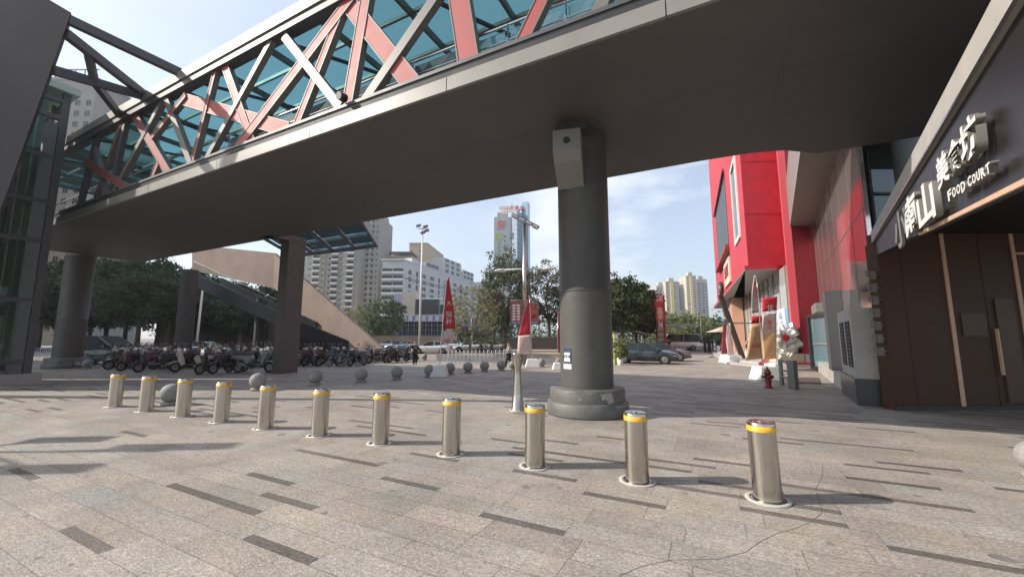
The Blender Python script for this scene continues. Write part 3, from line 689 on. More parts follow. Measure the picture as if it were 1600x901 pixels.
# shopfront
sf0, sf1 = V3((17.25, 24.7, 0)), V3((33.6, 61.3, 0)); sfd = (sf1 - sf0).normalized(); sfn = V3((-sfd.y, sfd.x, 0)); sL = (sf1 - sf0).length
def sp(a, b=0): p = sf0 + sfd * a + sfn * b; return (p.x, p.y)
MB().prism([sp(0), sp(sL), sp(sL, -.06), sp(0, -.06)], .55, 6.41).build('shopfront_glass', mat('shopfront_glass', (0.42, 0.41, 0.39), 0.06, spec=0.9, var=.25, vs=.3), mall)
MB().prism([sp(0, .1), sp(sL, .1), sp(sL, -.2), sp(0, -.2)], .3, .55).build('shopfront_plinth', M_lightstone, mall)
for i in range(19): MB().prism([sp(i * 2.1, .05), sp(i * 2.1 + .07, .05), sp(i * 2.1 + .07, 0.002), sp(i * 2.1, 0.002)], .55, 6.41).build('mullion', M_greyp, mall)
M_frost = mat('frosted_film', (0.40, 0.42, 0.42), 0.5)
hts = [4.0, 4.25, 4.5, 4.1, 4.4, 4.7, 4.3, 3.9, 3.6, 4.0, 3.4, 3.1, 3.5, 2.9]
for i, hh in enumerate(hts): MB().prism([sp(.15 + i * 1.0, .012), sp(1.13 + i * 1.0, .012), sp(1.13 + i * 1.0, .004), sp(.15 + i * 1.0, .004)], 2.6, hh + 1.0).build('frosted_panel', M_frost, mall)
MB().prism([sp(.2, .03), sp(8, .03), sp(8, .013), sp(.2, .013)], 2.5, 3.7).build('blue_window_poster', mat('blue_poster', (0.22, 0.38, 0.62), 0.5, var=.15, vs=1.5), mall)
MB().prism([sp(1.0, .06), sp(3.4, .06), sp(3.4, .035), sp(1.0, .035)], 2.3, 3.8).build('white_window_card', M_white, mall)
pc = sf0 + sfd * 2.2 + sfn * .065; text_obj('card_lettering', '新品\n上市', .5, .003, mat('blue_ink', (.06, .16, .42), .6), plane_mat((pc.x, pc.y, 3.05), -sfd, (0, 0, 1)), mall)
for a_, w_, z1_ in ((9, 2.2, 3.4), (11.6, 2.6, 2.8), (15, 3.2, 3.6)):
    MB().prism([sp(a_, .05), sp(a_ + w_, .05), sp(a_ + w_, .015), sp(a_, .015)], .7, z1_).build('window_mural', mat('pale_blue_mural', (0.33, 0.55, 0.66), 0.6, var=.5, vs=1.3, detail=3), mall)
# orange wedge pier and leaning poster frame by the far end of the shopfront
MB().prism([sp(22, 1.2), sp(25, 1.2), sp(24.2, .1), sp(22, .1)], .3, 6.41).build('salmon_pier', mat('salmon_panel', (.55, .30, .20), .6), mall)
# terrace with steps
TP = [sp(-.2, 0), sp(sL, 0), sp(sL, 3.0), sp(6.5, 3.0), (15.3, 24.0), (17.2, 23.8)]
t = MB().prism([sp(0, -.3), sp(sL + 3, -.3), sp(sL + 3, 3.4), sp(3.5, 3.4), (15.6, 23.0), (17.5, 23.0)], 0, .15).build('terrace', M_lightstone); tag(t, kind='structure')
t = MB().prism([sp(0, -.25), sp(sL + 2.6, -.25), sp(sL + 2.6, 2.9), sp(4.0, 2.9), (15.9, 23.4), (17.5, 23.4)], .154, .30).build('terrace_step', M_lightstone); tag(t, kind='structure')
cpt = MB().prism([G(1186, 578)[:2], G(1268, 578)[:2], G(1262, 568)[:2], G(1196, 568)[:2]], .305, .42).build('red_platform', M_bannerred); tag(cpt, 'low red carpeted platform on the terrace in front of the red wall', 'platform')
# glass wall with overhang towards the food court
gw0, gw1 = V3((18.55, 23.85, 0)), V3((10.15, 11.05, 0)); gd = (gw1 - gw0).normalized(); gn = V3((gd.y, -gd.x, 0)); gL = (gw1 - gw0).length
if gn.x > 0: gn = -gn
def gp(a, b=0): p = gw0 + gd * a + gn * b; return (p.x, p.y)
M_gw = mat('reflective_curtain_glass', (0.74, 0.66, 0.64), 0.03, metal=0.80, var=.06, vs=.5)
M_gw.node_tree.nodes['Principled BSDF'].inputs['IOR'].default_value = 2.3
MB().prism([gp(0), gp(gL), gp(gL, -.1), gp(0, -.1)], .6, 8.7).build('curtain_glass', M_gw, mall)
for i in range(8): MB().prism([gp(.4 + i * 2.1, .010), gp(.415 + i * 2.1, .010), gp(.415 + i * 2.1, .002), gp(.4 + i * 2.1, .002)], .6, 8.7).build('mullion', M_greysteel, mall)
for z in (5.6,): MB().prism([gp(0, .012), gp(gL, .012), gp(gL, .003), gp(0, .003)], z, z + .018).build('transom', M_greysteel, mall)
MB().prism([gp(-.1, 1.15), gp(gL + 2, 1.15), gp(gL + 2, -1), gp(-.1, -1)], 8.72, 11.5).build('overhang', M_beigep, mall)
MB().prism([gp(-2, 1.15), gp(-.12, 1.15), gp(-.12, .2), gp(-2, .2)], 8.9, 20).build('overhang_return', M_mallred, mall)
MB().prism([gp(0, .5), gp(gL, .5), gp(gL, -.12), gp(0, -.12)], 0, .55).build('stone_kerb', M_lightstone, mall)
MB().prism([gp(8.2, .55), gp(9.2, .55), gp(9.2, .01), gp(8.2, .01)], .55, 3.8).build('grey_pillar', M_dkchord, mall)
MB().prism([gp(5.6, .8), gp(8.18, .8), gp(8.18, .01), gp(5.6, .01)], 3.0, 3.4).build('door_canopy', M_greyp, mall)
# louvred stone box on dark plinth at the corner
lb = thing('vent_housing', 'pale stone vent housing with two dark louvres on a dark granite plinth', 'vent housing', (*gp(gL - 1.5, .3), 0))
MB().prism([gp(gL - 3.0, .62), gp(gL + .05, .62), gp(gL + .05, .02), gp(gL - 3.0, .02)], 0, .72).build('plinth', M_dkgranite, lb)
MB().prism([gp(gL - 2.8, .56), gp(gL - .0, .56), gp(gL - .0, .02), gp(gL - 2.8, .02)], .724, 2.7).build('housing', M_lightstone, lb)
for a in (gL - 2.4, gL - 1.2):
    lv = MB().prism([gp(a, .575), gp(a + .85, .575), gp(a + .85, .562), gp(a, .562)], 1.0, 2.35).build('louvre', M_darkbox, lb)
    sl_ = MB()
    for k in range(11): sl_.prism([gp(a + .40, .59), gp(a + .82, .59), gp(a + .82, .577), gp(a + .40, .577)], 1.05 + k * .115, 1.085 + k * .115)
    sl_.build('slats', M_dkchord, lv)
# black framed glass lobby
lob = thing('glass_lobby', 'black framed clear glass door lobby standing against the red slab', 'door lobby', (*G(1290, 573)[:2], 0))
la = V3(G(1270, 580)); lbb = V3(G(1309, 582)); z1_ = 3.0
ld = (lbb - la).normalized(); lk = V3((-ld.y, ld.x, 0)) * 1.1
for p in (la, lbb, la + lk, lbb + lk): MB().box(p.x - .06, p.x + .06, p.y - .06, p.y + .06, .15, z1_).build('frame_post', M_black, lob)
for a, b in ((la, lbb), (la + lk, lbb + lk), (la, la + lk), (lbb, lbb + lk)):
    MB().beam(a + V3((0, 0, z1_ + .07)), b + V3((0, 0, z1_ + .07)), .12, .14).build('head_rail', M_black, lob); MB().beam(a + V3((0, 0, .22)), b + V3((0, 0, .22)), .1, .14).build('foot_rail', M_black, lob)
MB().extr([la + V3((.07, 0, .3)), lbb + V3((-.07, 0, .3)), lbb + V3((-.07, 0, z1_)), la + V3((.07, 0, z1_))], (0, .02, 0)).build('glass_pane', M_balus, lob)
MB().beam(la + V3((.1, -.05, 1.55)), lbb + V3((-.1, -.05, 1.55)), .04, .12).build('push_bar', M_rail, lob)
MB().tube([lbb + V3((-.25, -.05, .25)), lbb + V3((-.25, -.05, 2.4))], .02, 6).build('door_handle', M_rail, lob)

# ------------------------------------------------------------------ FOOD COURT
fc = thing('food_court', 'dark food court entrance with pale roof edge and white raised lettering', 'shop front', (10.3, 10.6, 0))
C0 = V3((9.92, 10.6, 0)); C1_ = V3((4.5, 3.47, 0)); cd = (C1_ - C0).normalized(); cn = V3((-cd.y, cd.x, 0))
if cn.dot(-C0) < 0: cn = -cn
cL = (C1_ - C0).length + 1.4
def cpz(a, b, z): p = C0 + cd * a + cn * b; return (p.x, p.y, z)
zf0, zf1 = 4.09, 3.04
MB().extr([cpz(-.02, 0, 4.42), cpz(cL, 0, 4.42), cpz(cL, 0, zf1), cpz(-.02, 0, zf0)], -cn * .15).build('sign_fascia', mat('fascia_black_metal', (.020, .015, .017), .42, var=.12, vs=2), fc)
MB().extr([cpz(-.1, .06, 4.43), cpz(cL, .06, 4.43), cpz(cL, .06, 4.74), cpz(-.1, .06, 4.74)], -cn * .35).build('roof_edge', M_lightstone, fc)
MB().extr([cpz(-.1, .075, 4.415), cpz(cL, .075, 4.415), cpz(cL, .075, 4.44), cpz(-.1, .075, 4.44)], -cn * .02).build('edge_bead', M_rail, fc)
MB().extr([cpz(5.4, .02, zf0 - .03 - 5.4 / cL * 1.05), cpz(cL, .02, zf1 - .03), cpz(cL, .02, zf1 + .02), cpz(5.4, .02, zf0 + .02 - 5.4 / cL * 1.05)], -cn * .03).build('lower_trim', M_bronze, fc)
e0, e1 = cpz(-.1, -.3, 0), cpz(cL, -.3, 0)
MB().prism([e0[:2], e1[:2], (20, e1[1]), (20, 10.9), (10.3, 10.9)], 4.70, 4.738).build('roof_slab', mat('canopy_black', (.012, .010, .010), .6), fc)
MB().box(9.93, 18, 10.6, 10.85, 0, 4.69).build('rear_wall', M_fcdark, fc)
MB().box(9.90, 9.925, 10.56, 10.9, 0, 4.4).build('wall_edge', M_fcdark, fc)
for x in (11.72, 13.62, 15.5): MB().box(x - .05, x + .05, 10.57, 10.597, 0, 4.68).build('door_post', M_bronze, fc)
MB().box(13.7, 18, 10.57, 10.597, 4.1, 4.16).build('head_trim', M_bronze, fc)
for x0, x1, z0, z1 in ((11.95, 12.6, 1.9, 2.5), (12.9, 13.4, .2, 2.9), (13.85, 15.3, 1.25, 3.0)):
    MB().box(x0, x1, 10.56, 10.597, z0, z1).build('door_panel', mat('brown_tinted_panel', (0.10, 0.058, 0.040), 0.45, spec=.3), fc)
MB().box(12.78, 12.82, 10.50, 10.56, .9, 2.1).build('door_handle', M_bronze, fc)
for x in (10.55, 12.70): MB().box(x - .008, x + .008, 10.59, 10.599, .1, 4.6).build('panel_joint', M_black, fc)
MB().box(9.93, 18, 10.55, 10.597, 0, .10).build('skirting', M_dkgranite, fc)
def fchar(txt, px0, px1, yt, yb, ext=.035):
    """raised letters set on the fascia between two photo columns"""
    def yat(px):
        k = (px - 800) / F    # X/Y on the horizontal; refine with the pitch
        lo, hi = 0.0, cL
        for _ in range(50):
            m = (lo + hi) / 2; p = C0 + cd * m; z = 3.9; u = 800 + F * p.x / (CT * p.y + ST * (z - HC))
            if u < px: lo = m
            else: hi = m
        return lo
    a, b = yat(px0), yat(px1); mid = (a + b) / 2; p = C0 + cd * mid; r_ = ray((px0 + px1) / 2, (yt + yb) / 2)
    def zz(y):
        r0 = ray((px0 + px1) / 2, y); return HC + r0[2] / r0[1] * p.y
    zt_, zb_ = zz(yt), zz(yb); o = text_obj('sign_letter', txt, 1.0, ext, M_text, plane_mat((0, 0, 0), cd, (0, 0, 1)), None, mside=M_letterside, bold=.03)
    me_ = o.data; vv = np.array([v.co[:] for v in me_.vertices]); cdx = np.array(cd[:]); al = vv @ cdx; zv = vv[:, 2]; nn3 = np.array(cn[:]); dp = vv @ nn3
    al = (al - al.min()) / (al.max() - al.min()) * (b - a) * .96 + a; zv = (zv - zv.min()) / (zv.max() - zv.min()) * (zt_ - zb_) + zb_
    dp = dp - dp.min() + .06
    base = np.array(C0[:]); new = base + np.outer(al, cdx) + np.outer(dp, nn3); new[:, 2] = zv
    org = ORG[fc.name]
    for v, c in zip(me_.vertices, new): v.co = (c[0] - org[0], c[1] - org[1], c[2] - org[2])
    me_.update(); o.location = (0, 0, 0); o.parent = fc; return o
fchar('小', 1408, 1428, 328, 383, .02); fchar('南', 1428, 1450, 305, 361); fchar('山', 1450, 1479, 284, 347)
fchar('美', 1486, 1507, 236, 285); fchar('食', 1506, 1530, 212, 264); fchar('坊', 1527, 1558, 180, 241)
for ch, a, b, yt, yb in (('F', 1497, 1503, 293, 309), ('O', 1504, 1510, 289, 304), ('O', 1511, 1517, 284, 299), ('D', 1518, 1525, 279, 295), ('C', 1529, 1535, 271, 287), ('O', 1536, 1542, 267, 282), ('U', 1543, 1549, 261, 277), ('R', 1550, 1557, 256, 272), ('T', 1558, 1565, 250, 266)):
    fchar(ch, a, b, yt, yb, .03)
# projecting letters on the wall end
for i in range(7):
    z = 3.55 - i * .34
    MB().box(9.70, 9.86, 10.62, 10.68, z - .12, z + .1).box(9.62, 9.68, 10.62, 10.68, z - .06, z + .12).box(9.86, 9.90, 10.60, 10.7, z - .03, z + .02).build('side_letter', M_letterside, fc)
# upper storey behind: white round column and teal glass
uc = thing('upper_glass_storey', 'teal glazed upper storey with a thick white round column behind the food court roof', 'building', (13, 13, 0))
MB().box(12.7, 20, 13.6, 13.8, 4.72, 8.7).build('glass_front', M_tealwall, uc)
for x in (12.75, 13.9, 15.1, 16.3): MB().box(x - .03, x + .03, 13.52, 13.597, 4.72, 8.7).build('mullion', M_greysteel, uc)
MB().box(12.7, 20, 13.52, 13.59, 6.9, 6.98).build('transom', M_greysteel, uc)
MB().box(13.3, 20, 14.2, 14.4, 4.72, 8.7).build('inner_wall', M_cream, uc)
MB().lathe([(.62, 4.73), (.62, 8.7)], (13.25, 12.3, 0), 32).build('round_column', M_white, uc)
MB().box(12.6, 20, 11.6, 16, 8.73, 9.1).build('roof', M_beigep, uc)
# ------------------------------------------------------------------ BACKGROUND BUILDINGS
WCOUNT = {}
def winmesh(w_, h_, fm, gm, fr_=.08, cross=True, dep=.08):
    m = MB(); m.box(-w_ / 2, w_ / 2, -.02, dep * .3, -h_ / 2, h_ / 2, 1)
    for x0, x1, z0, z1 in ((-w_ / 2 - fr_, w_ / 2 + fr_, h_ / 2, h_ / 2 + fr_), (-w_ / 2 - fr_, w_ / 2 + fr_, -h_ / 2 - fr_, -h_ / 2), (-w_ / 2 - fr_, -w_ / 2, -h_ / 2, h_ / 2), (w_ / 2, w_ / 2 + fr_, -h_ / 2, h_ / 2)):
        m.box(x0, x1, -.02, dep, z0, z1, 0)
    if cross:
        m.box(-.03, .03, dep * .3 + .002, dep * .8, -h_ / 2, h_ / 2, 0)
    return m, [fm, gm]
def balmesh(w_, h_, fm, gm):
    m = MB(); m.box(-w_ / 2, w_ / 2, -.02, .04, -h_ / 2, h_ / 2, 1)
    m.box(-w_ / 2 - .1, w_ / 2 + .1, 0, 1.1, -h_ / 2 - .25, -h_ / 2 - .05, 0)
    m.box(-w_ / 2 - .1, w_ / 2 + .1, 1.02, 1.1, -h_ / 2 - .05, -h_ / 2 + .85, 2)
    m.box(-w_ / 2 - .1, -w_ / 2 - .02, 0, 1.02, -h_ / 2 - .05, h_ / 2 + .1, 0); m.box(w_ / 2 + .02, w_ / 2 + .1, 0, 1.02, -h_ / 2 - .05, h_ / 2 + .1, 0)
    return m, [fm, gm, MATS['white_paint']]
def facade(root, p, q, z0, floor, floors, cells, proto, name, jitter=0):
    """cells: list of (fraction along, proto key); one object per opening up to 100, the rest one part"""
    p, q = V3((*p, 0)), V3((*q, 0)); d = (q - p); L = d.length; d.normalize(); nrm = V3((d.y, -d.x, 0))
    if nrm.dot(-p) < 0: nrm = -nrm
    ang = math.atan2(nrm.y, nrm.x) - math.pi / 2; org = V3(ORG[root.name])
    for f in range(floors):
        for fr_, key in cells:
            c = p + d * (L * fr_) + V3((0, 0, z0 + floor * (f + .5))) - org
            k = WCOUNT.get(root.name, 0)
            pm, pmats = proto[key]
            if k < 96:
                mk_ = (id(pm)); 
                if mk_ not in WM: 
                    o = pm.build(name if key != 'b' else 'balcony', pmats, root); bpy.data.objects.remove(o, do_unlink=False) if False else None; WM[mk_] = o.data
                    o.location = c; o.rotation_euler = (0, 0, ang)
                    me_ = o.data; oo = V3(ORG[root.name])
                    for v in me_.vertices: v.co += oo
                else:
                    o = bpy.data.objects.new(name if key != 'b' else 'balcony', WM[mk_]); COL.objects.link(o); o.parent = root; o.location = c; o.rotation_euler = (0, 0, ang)
                WCOUNT[root.name] = k + 1
            else:
                REST.setdefault(root.name, (root, []))[1].append((pm, pmats, c, ang))
WM = {}; REST = {}
def flush_rest():
    for nm, (root, lst) in REST.items():
        groups = {}
        for pm, pmats, c, ang in lst: groups.setdefault(tuple(x.name for x in pmats), []).append((pm, pmats, c, ang))
        names = []; allm = MB(); base = 0; mats_ = []
        for key, items in groups.items():
            idx = []
            for mm_ in items[0][1]:
                if mm_ not in mats_: mats_.append(mm_)
                idx.append(mats_.index(mm_))
            for pm, pmats, c, ang in items:
                ca_, sa_ = math.cos(ang), math.sin(ang); o = V3(ORG[nm])
                off = len(allm.v)
                allm.v += [(x * ca_ - y * sa_ + c.x + o.x, x * sa_ + y * ca_ + c.y + o.y, z + c.z + o.z) for x, y, z in pm.v]
                allm.f += [tuple(i + off for i in f) for f in pm.f]; allm.m += [idx[i] for i in pm.m]; allm.sm += pm.sm
        o = allm.build('windows_and_balconies', mats_, root); tag(o, kind='stuff')
    REST.clear()
def block(name, lab, cat, pts, z1, wall, z0=0, group=None, cap=True, root=None):
    c = (sum(p[0] for p in pts) / len(pts), sum(p[1] for p in pts) / len(pts), 0)
    t = root or thing(name, lab, cat, c, group)
    MB().prism(pts, z0, z1).build('walls', wall, t)
    if cap:
        cx_, cy_ = sum(p[0] for p in pts) / len(pts), sum(p[1] for p in pts) / len(pts)
        big = [(cx_ + (p[0] - cx_) * 1.02, cy_ + (p[1] - cy_) * 1.02) for p in pts]
        MB().prism(big, z1 + .02, z1 + .8).build('parapet', wall, t)
    return t
M_bw = mat('beige_render', (0.46, 0.41, 0.34), 0.8, var=.08, vs=.12)
M_bg = mat('grey_beige_render', (0.33, 0.31, 0.28), 0.8, var=.08, vs=.12)
M_ww = mat('white_render', (0.58, 0.58, 0.57), 0.7, var=.06, vs=.1)
M_tan = mat('tan_render', (0.50, 0.39, 0.27), 0.8, var=.08, vs=.1)
M_yel = mat('yellow_render', (0.66, 0.50, 0.16), 0.8, var=.05, vs=.1)
M_pale = mat('pale_green_glass', (0.22, 0.29, 0.26), 0.2, var=.3, vs=.5)
PW = {'w': winmesh(1.7, 1.6, M_white, M_midwin), 'd': winmesh(1.3, 1.5, M_bg, M_dkwin), 'b': balmesh(3.4, 2.3, M_bw, M_dkwin), 'g': winmesh(2.3, 2.1, M_white, M_pale, .12), 'R': winmesh(4.4, 2.0, M_white, M_dkwin, .1), 'w2': winmesh(2.4, 1.9, M_white, M_dkwin),
      's': winmesh(.7, .9, M_bg, M_dkwin, .05, False), 'r': winmesh(3.4, 1.7, M_white, M_dkwin, .15)}
ac = MB(); ac.box(-.5, .5, 0, .5, -1.35, -.75, 0).box(-.3, .3, .5, .52, -1.3, -.8, 1); PW['a'] = (ac, [M_white, M_bg])
# residential slab left of the gap: stepped bays
Y = 200
def XP(px, Y): return P(px, 528, Y)[0]
def ZP(py, Y): return P(800, py, Y)[2]
zt = ZP(348, Y)
t = thing('residential_tower', 'beige high-rise with rounded white balconies behind the stair canopy', 'apartment tower', (XP(520, Y), Y, 0))
for i, (a, b, dy, mt) in enumerate([(430, 470, 3, M_bg), (470, 500, 0, M_bw), (500, 531, 1.5, M_bw), (531, 556, -1, M_bg), (556, 580, 6, M_bg)]):
    zz_ = zt + (6 if i == 4 else 0) - (3 if i == 0 else 0)
    x0, x1 = XP(a, Y), XP(b, Y) - .02
    MB().box(x0, x1, Y + dy, Y + 22 + dy, 0, zz_).build('wall_bay', mt, t)
    MB().box(x0 + 1, x1 - 1, Y + dy + 2, Y + 18 + dy, zz_ + .02, zz_ + 3).build('roof_room', mt, t)
    fl = int(zz_ / 3.05)
    cells = {0: [(.2, 'd'), (.45, 'g'), (.8, 'g'), (.62, 'a')], 1: [(.22, 'g'), (.62, 'b'), (.92, 's'), (.40, 'a')], 2: [(.2, 's'), (.5, 'b'), (.85, 'g'), (.1, 'a')], 3: [(.5, 'b'), (.10, 'a')], 4: [(.2, 'd'), (.55, 'd'), (.85, 's'), (.38, 'a')]}[i]
    facade(t, (x0, Y + dy - .01), (x1, Y + dy - .01), 1.5, 3.05, fl, cells, PW, 'window')
# tan towers and white apartment block
def tower2(name, lab, Y, xa, xb, yt, wall, cells, depth=18, floor=3.1, grp=None, side=None, ztop=None, cat='apartment block'):
    x0, x1 = XP(xa, Y), XP(xb, Y); zt = ztop or ZP(yt, Y)
    t = block(name, lab, cat, [(x0, Y), (x1, Y), (x1, Y + depth), (x0, Y + depth)], zt, wall, group=grp)
    facade(t, (x0, Y - .01), (x1, Y - .01), 1, floor, int((zt - 2) / floor), cells, PW, 'window')
    return t
tower2('apartment_block', 'weathered grey beige block with many balconies between the tall tower and the white block', 240, 578, 612, 408, M_bg, [(.2, 'b'), (.5, 's'), (.78, 'b')])
t = tower2('apartment_block', 'tan block with a dark flat roof frame behind the white block', 225, 597, 640, 402, M_tan, [(.15, 'd'), (.4, 's'), (.85, 'd')])
MB().box(XP(603, 225), XP(642, 225), 223, 240, ZP(398, 225) + .9, ZP(398, 225) + 1.5).build('roof_frame', M_greyp, t)
YT = 260
xa_, xb_ = XP(635, YT), XP(664, YT); z_ = ZP(381, YT)
t = block('apartment_block', 'tall tan and grey block rising above the white apartments', 'apartment block', [(xa_, YT), (xb_, YT), (XP(690, 300), 300), (XP(650, 300), 300)], z_, M_tan)
facade(t, (xa_, YT - .01), (xb_, YT - .01), 2, 3.1, int(z_ / 3.1) - 1, [(.15, 's'), (.6, 's')], PW, 'window')
facade(t, (xb_ + .01, YT), (XP(690, 300) + .01, 300), 2, 3.1, int(z_ / 3.1) - 1, [(i / 7 + .07, 'w') for i in range(7)], PW, 'window')
Yw = 185; x0, x1 = XP(593, Yw), XP(627, Yw); zt = ZP(407, Yw); xe, ye = XP(762, 285), 285
t = block('apartment_block', 'white apartment block with grey window bands running back behind the trees', 'apartment block', [(x0, Yw), (x1, Yw), (xe, ye), (xe - 14, ye + 8)], zt, M_ww)
PB_ = {'a': PW['a'], 'b': balmesh(5.0, 2.4, M_ww, M_dkwin), 'w': winmesh(4.2, 2.0, M_white, M_dkwin), 'd': winmesh(2.4, 2.0, M_bg, M_dkwin), 'n': winmesh(1.8, 2.6, M_bg, M_dkwin, .05, False)}
facade(t, (x0, Yw - .01), (x1, Yw - .01), 2, 3.3, int((zt - 2) / 3.3), [(.27, 'b'), (.76, 'b')], PB_, 'window')
facade(t, (x1 + .01, Yw), (xe + .01, ye), 2, 3.3, int((zt - 2) / 3.3), [(.05, 'd'), (.11, 'n'), (.17, 'w'), (.25, 'w'), (.32, 'n'), (.40, 'b'), (.50, 'w'), (.58, 'n'), (.66, 'w'), (.75, 'b'), (.84, 'w'), (.93, 'w'), (.08, 'a'), (.21, 'a'), (.36, 'a'), (.55, 'a'), (.62, 'a'), (.80, 'a')], PB_, 'window')
dq = V3((xe - x1, ye - Yw, 0)); Lq = dq.length; dq.normalize(); nq = V3((dq.y, -dq.x, 0))
for fa, fb_, up in ((.08, .14, 3), (.20, .34, 3.5), (.38, .60, 9.5), (.62, .78, 6.5), (.86, .95, 2)):
    a = V3((x1, Yw, 0)) + dq * Lq * fa; b = V3((x1, Yw, 0)) + dq * Lq * fb_
    r_ = MB().prism([tuple(a - nq * 1)[:2], tuple(b - nq * 1)[:2], tuple(b - nq * 9)[:2], tuple(a - nq * 9)[:2]], zt + .85, zt + up).build('roof_room', M_ww, t)
    facade(t, tuple(a - nq * .98)[:2], tuple(b - nq * .98)[:2], zt + .6, 3.1, int(up / 3.1), [(.2, 'w'), (.5, 'w'), (.8, 'w')], PB_, 'window')
for zb in (zt * .50, zt * .78): # dark balcony bands
    a = V3((x1, Yw, 0)) + nq * .3; b = a + dq * Lq
    MB().prism([tuple(a)[:2], tuple(b)[:2], tuple(b - nq * .3)[:2], tuple(a - nq * .3)[:2]], zb, zb + .5).build('string_course', M_bg, t)
# commercial building in front with blank LED board
Yc = 112; X = lambda px: XP(px, Yc); Zc = lambda py: ZP(py, Yc)
t = thing('corner_store_building', 'white and blue commercial building with a cream panel and a big black roof screen', 'shop building', (X(655), Yc, 0))
MB().box(X(622), X(712), Yc, Yc + 24, 0, Zc(494)).build('walls', M_ww, t)
MB().box(X(612), X(628), Yc + 1, Yc + 16, 0, Zc(457)).build('stair_tower', M_ww, t)
MB().box(X(627), X(649), Yc - .8, Yc + 4, Zc(492), Zc(456)).build('cream_panel', M_cream, t)
for k in range(4): MB().box(X(627), X(649), Yc - .81, Yc - .8, Zc(492 - 9 * k) - .03, Zc(492 - 9 * k) + .03).build('panel_joint', M_bg, t)
MB().box(X(649), X(686), Yc - 1.2, Yc + .5, Zc(491), Zc(468)).build('led_screen', M_led, t)
MB().box(X(687.5), X(696), Yc - .9, Yc + .5, Zc(490), Zc(476)).build('led_screen', M_led, t)
MB().box(X(649), X(690), Yc - .8, Yc + .8, Zc(468), Zc(465.5)).build('screen_cap', M_white, t)
MB().box(X(622), X(697), Yc - .9, Yc - .02, Zc(502), Zc(492)).build('sign_band', M_ww, t)
for k in range(7): MB().box(X(624 + k * 10.4), X(628 + k * 10.4), Yc - .93, Yc - .9, Zc(501), Zc(493)).build('band_panel', mat('violet_blue_panel', (.22, .24, .42), .5), t)
MB().box(X(623), X(697), Yc - .4, Yc - .02, Zc(522), Zc(502)).build('strip_window', M_dkwin, t)
for k in range(16): MB().box(X(624 + k * 4.6), X(624.25 + k * 4.6), Yc - .5, Yc - .41, Zc(522), Zc(502)).build('mullion', M_white if k % 2 else M_greyp, t)
for zy in (508, 516): MB().box(X(623), X(697), Yc - .45, Yc - .405, Zc(zy) - .05, Zc(zy) + .05).build('transom', M_greyp, t)
MB().box(X(620), X(699), Yc - .7, Yc - .02, Zc(531), Zc(522)).build('blue_band', mat('blue_band', (.03, .055, .15), .4), t)
MB().box(X(624), X(640), Yc - .6, Yc - .02, .2, Zc(531) - .05).build('shop_window', M_white, t)
MB().box(X(641), X(697), Yc - .6, Yc - .02, .2, Zc(531) - .05).build('shop_window', M_dkwin, t)
for k in range(3): MB().box(X(613.5 + k * 4.5), X(616 + k * 4.5), Yc + .95, Yc + .998, 2, Zc(459)).build('blue_stripe', mat('pale_blue_panel', (.35, .42, .60), .5), t)
# lower shops to the right, behind the trees
t = block('shop_row', 'low dark blue fronted shop row behind the pale tree', 'shop building', [(X(700), Yc + 4), (X(775), Yc + 4), (X(775), Yc + 20), (X(700), Yc + 20)], 7.4, M_ww)
MB().box(X(701), X(774), Yc + 3.5, Yc + 3.98, .3, 3.9).build('shop_window', M_dkwin, t)
MB().box(X(700), X(775), Yc + 3.3, Yc + 3.99, 4, 5.5).build('sign_band', M_navy, t)
facade(t, (X(700), Yc + 3.97), (X(775), Yc + 3.97), 5.4, 2, 1, [(i / 10 + .05, 'w') for i in range(10)], PW, 'window')
# hotel tower
Yh = 350; X = lambda px: XP(px, Yh); Z = lambda py: ZP(py, Yh)
t = thing('hotel_tower', 'tall grey and blue glass tower with slanting red roof sign and red emblem', 'office tower', (X(800), Yh, 0))
M_hb = mat('hotel_grey_panel', (.40, .42, .43), .5, var=.04, vs=.05); M_hg = mat('hotel_blue_glass', (.16, .27, .38), .08, spec=1, var=.15, vs=.08)
MB().box(X(771), X(798), Yh, Yh + 30, 0, Z(339)).build('grey_shaft', M_hb, t)
MB().box(X(776), X(794), Yh + .5, Yh + 20, Z(339), Z(333)).build('shaft_top', M_hb, t)
MB().extr([(X(776), Yh + 1, Z(333)), (X(806), Yh + 1, Z(330)), (X(817), Yh + 14, Z(320)), (X(786), Yh + 14, Z(320))], (0, 0, 1.2)).build('slanting_roof', M_cream, t)
MB().prism([(X(798), Yh + 1), (X(808), Yh - 4), (X(821), Yh + 10), (X(821), Yh + 30), (X(798), Yh + 30)], 0, Z(331)).build('glass_shaft', M_hg, t)
MB().prism([(X(816), Yh + 8), (X(826), Yh + 4), (X(830), Yh + 12), (X(830), Yh + 34), (X(816), Yh + 30)], 0, Z(312)).build('glass_fin', M_hg, t)
MB().box(X(797), X(803), Yh - 1.5, Yh + 6, Z(372), Z(364)).build('dark_bay', M_greyp, t)
for k in range(26):
    z = Z(336 + k * 7); 
    if z > 6: MB().prism([(X(798.2), Yh + .6), (X(808), Yh - 4.3), (X(821.2), Yh + 9.8), (X(821.2), Yh + 10), (X(808), Yh - 4.1), (X(798.2), Yh + .8)], z, z + .5).build('floor_band', M_hb, t)
for k in range(4):
    MB().box(X(787.5), X(789.5), Yh - .1, Yh - .01, Z(371 + 7 * k), Z(368 + 7 * k)).build('window', M_dkwin, t)
MB().box(X(773), X(784), Yh - .5, Yh - .01, Z(374), Z(364)).build('green_sign', mat('green_sign', (.30, .42, .12), .5), t)
M_rs = mat('roof_sign_red', (.50, .10, .10), .5); M_em = mat('emblem_red', (.62, .12, .12), .5)
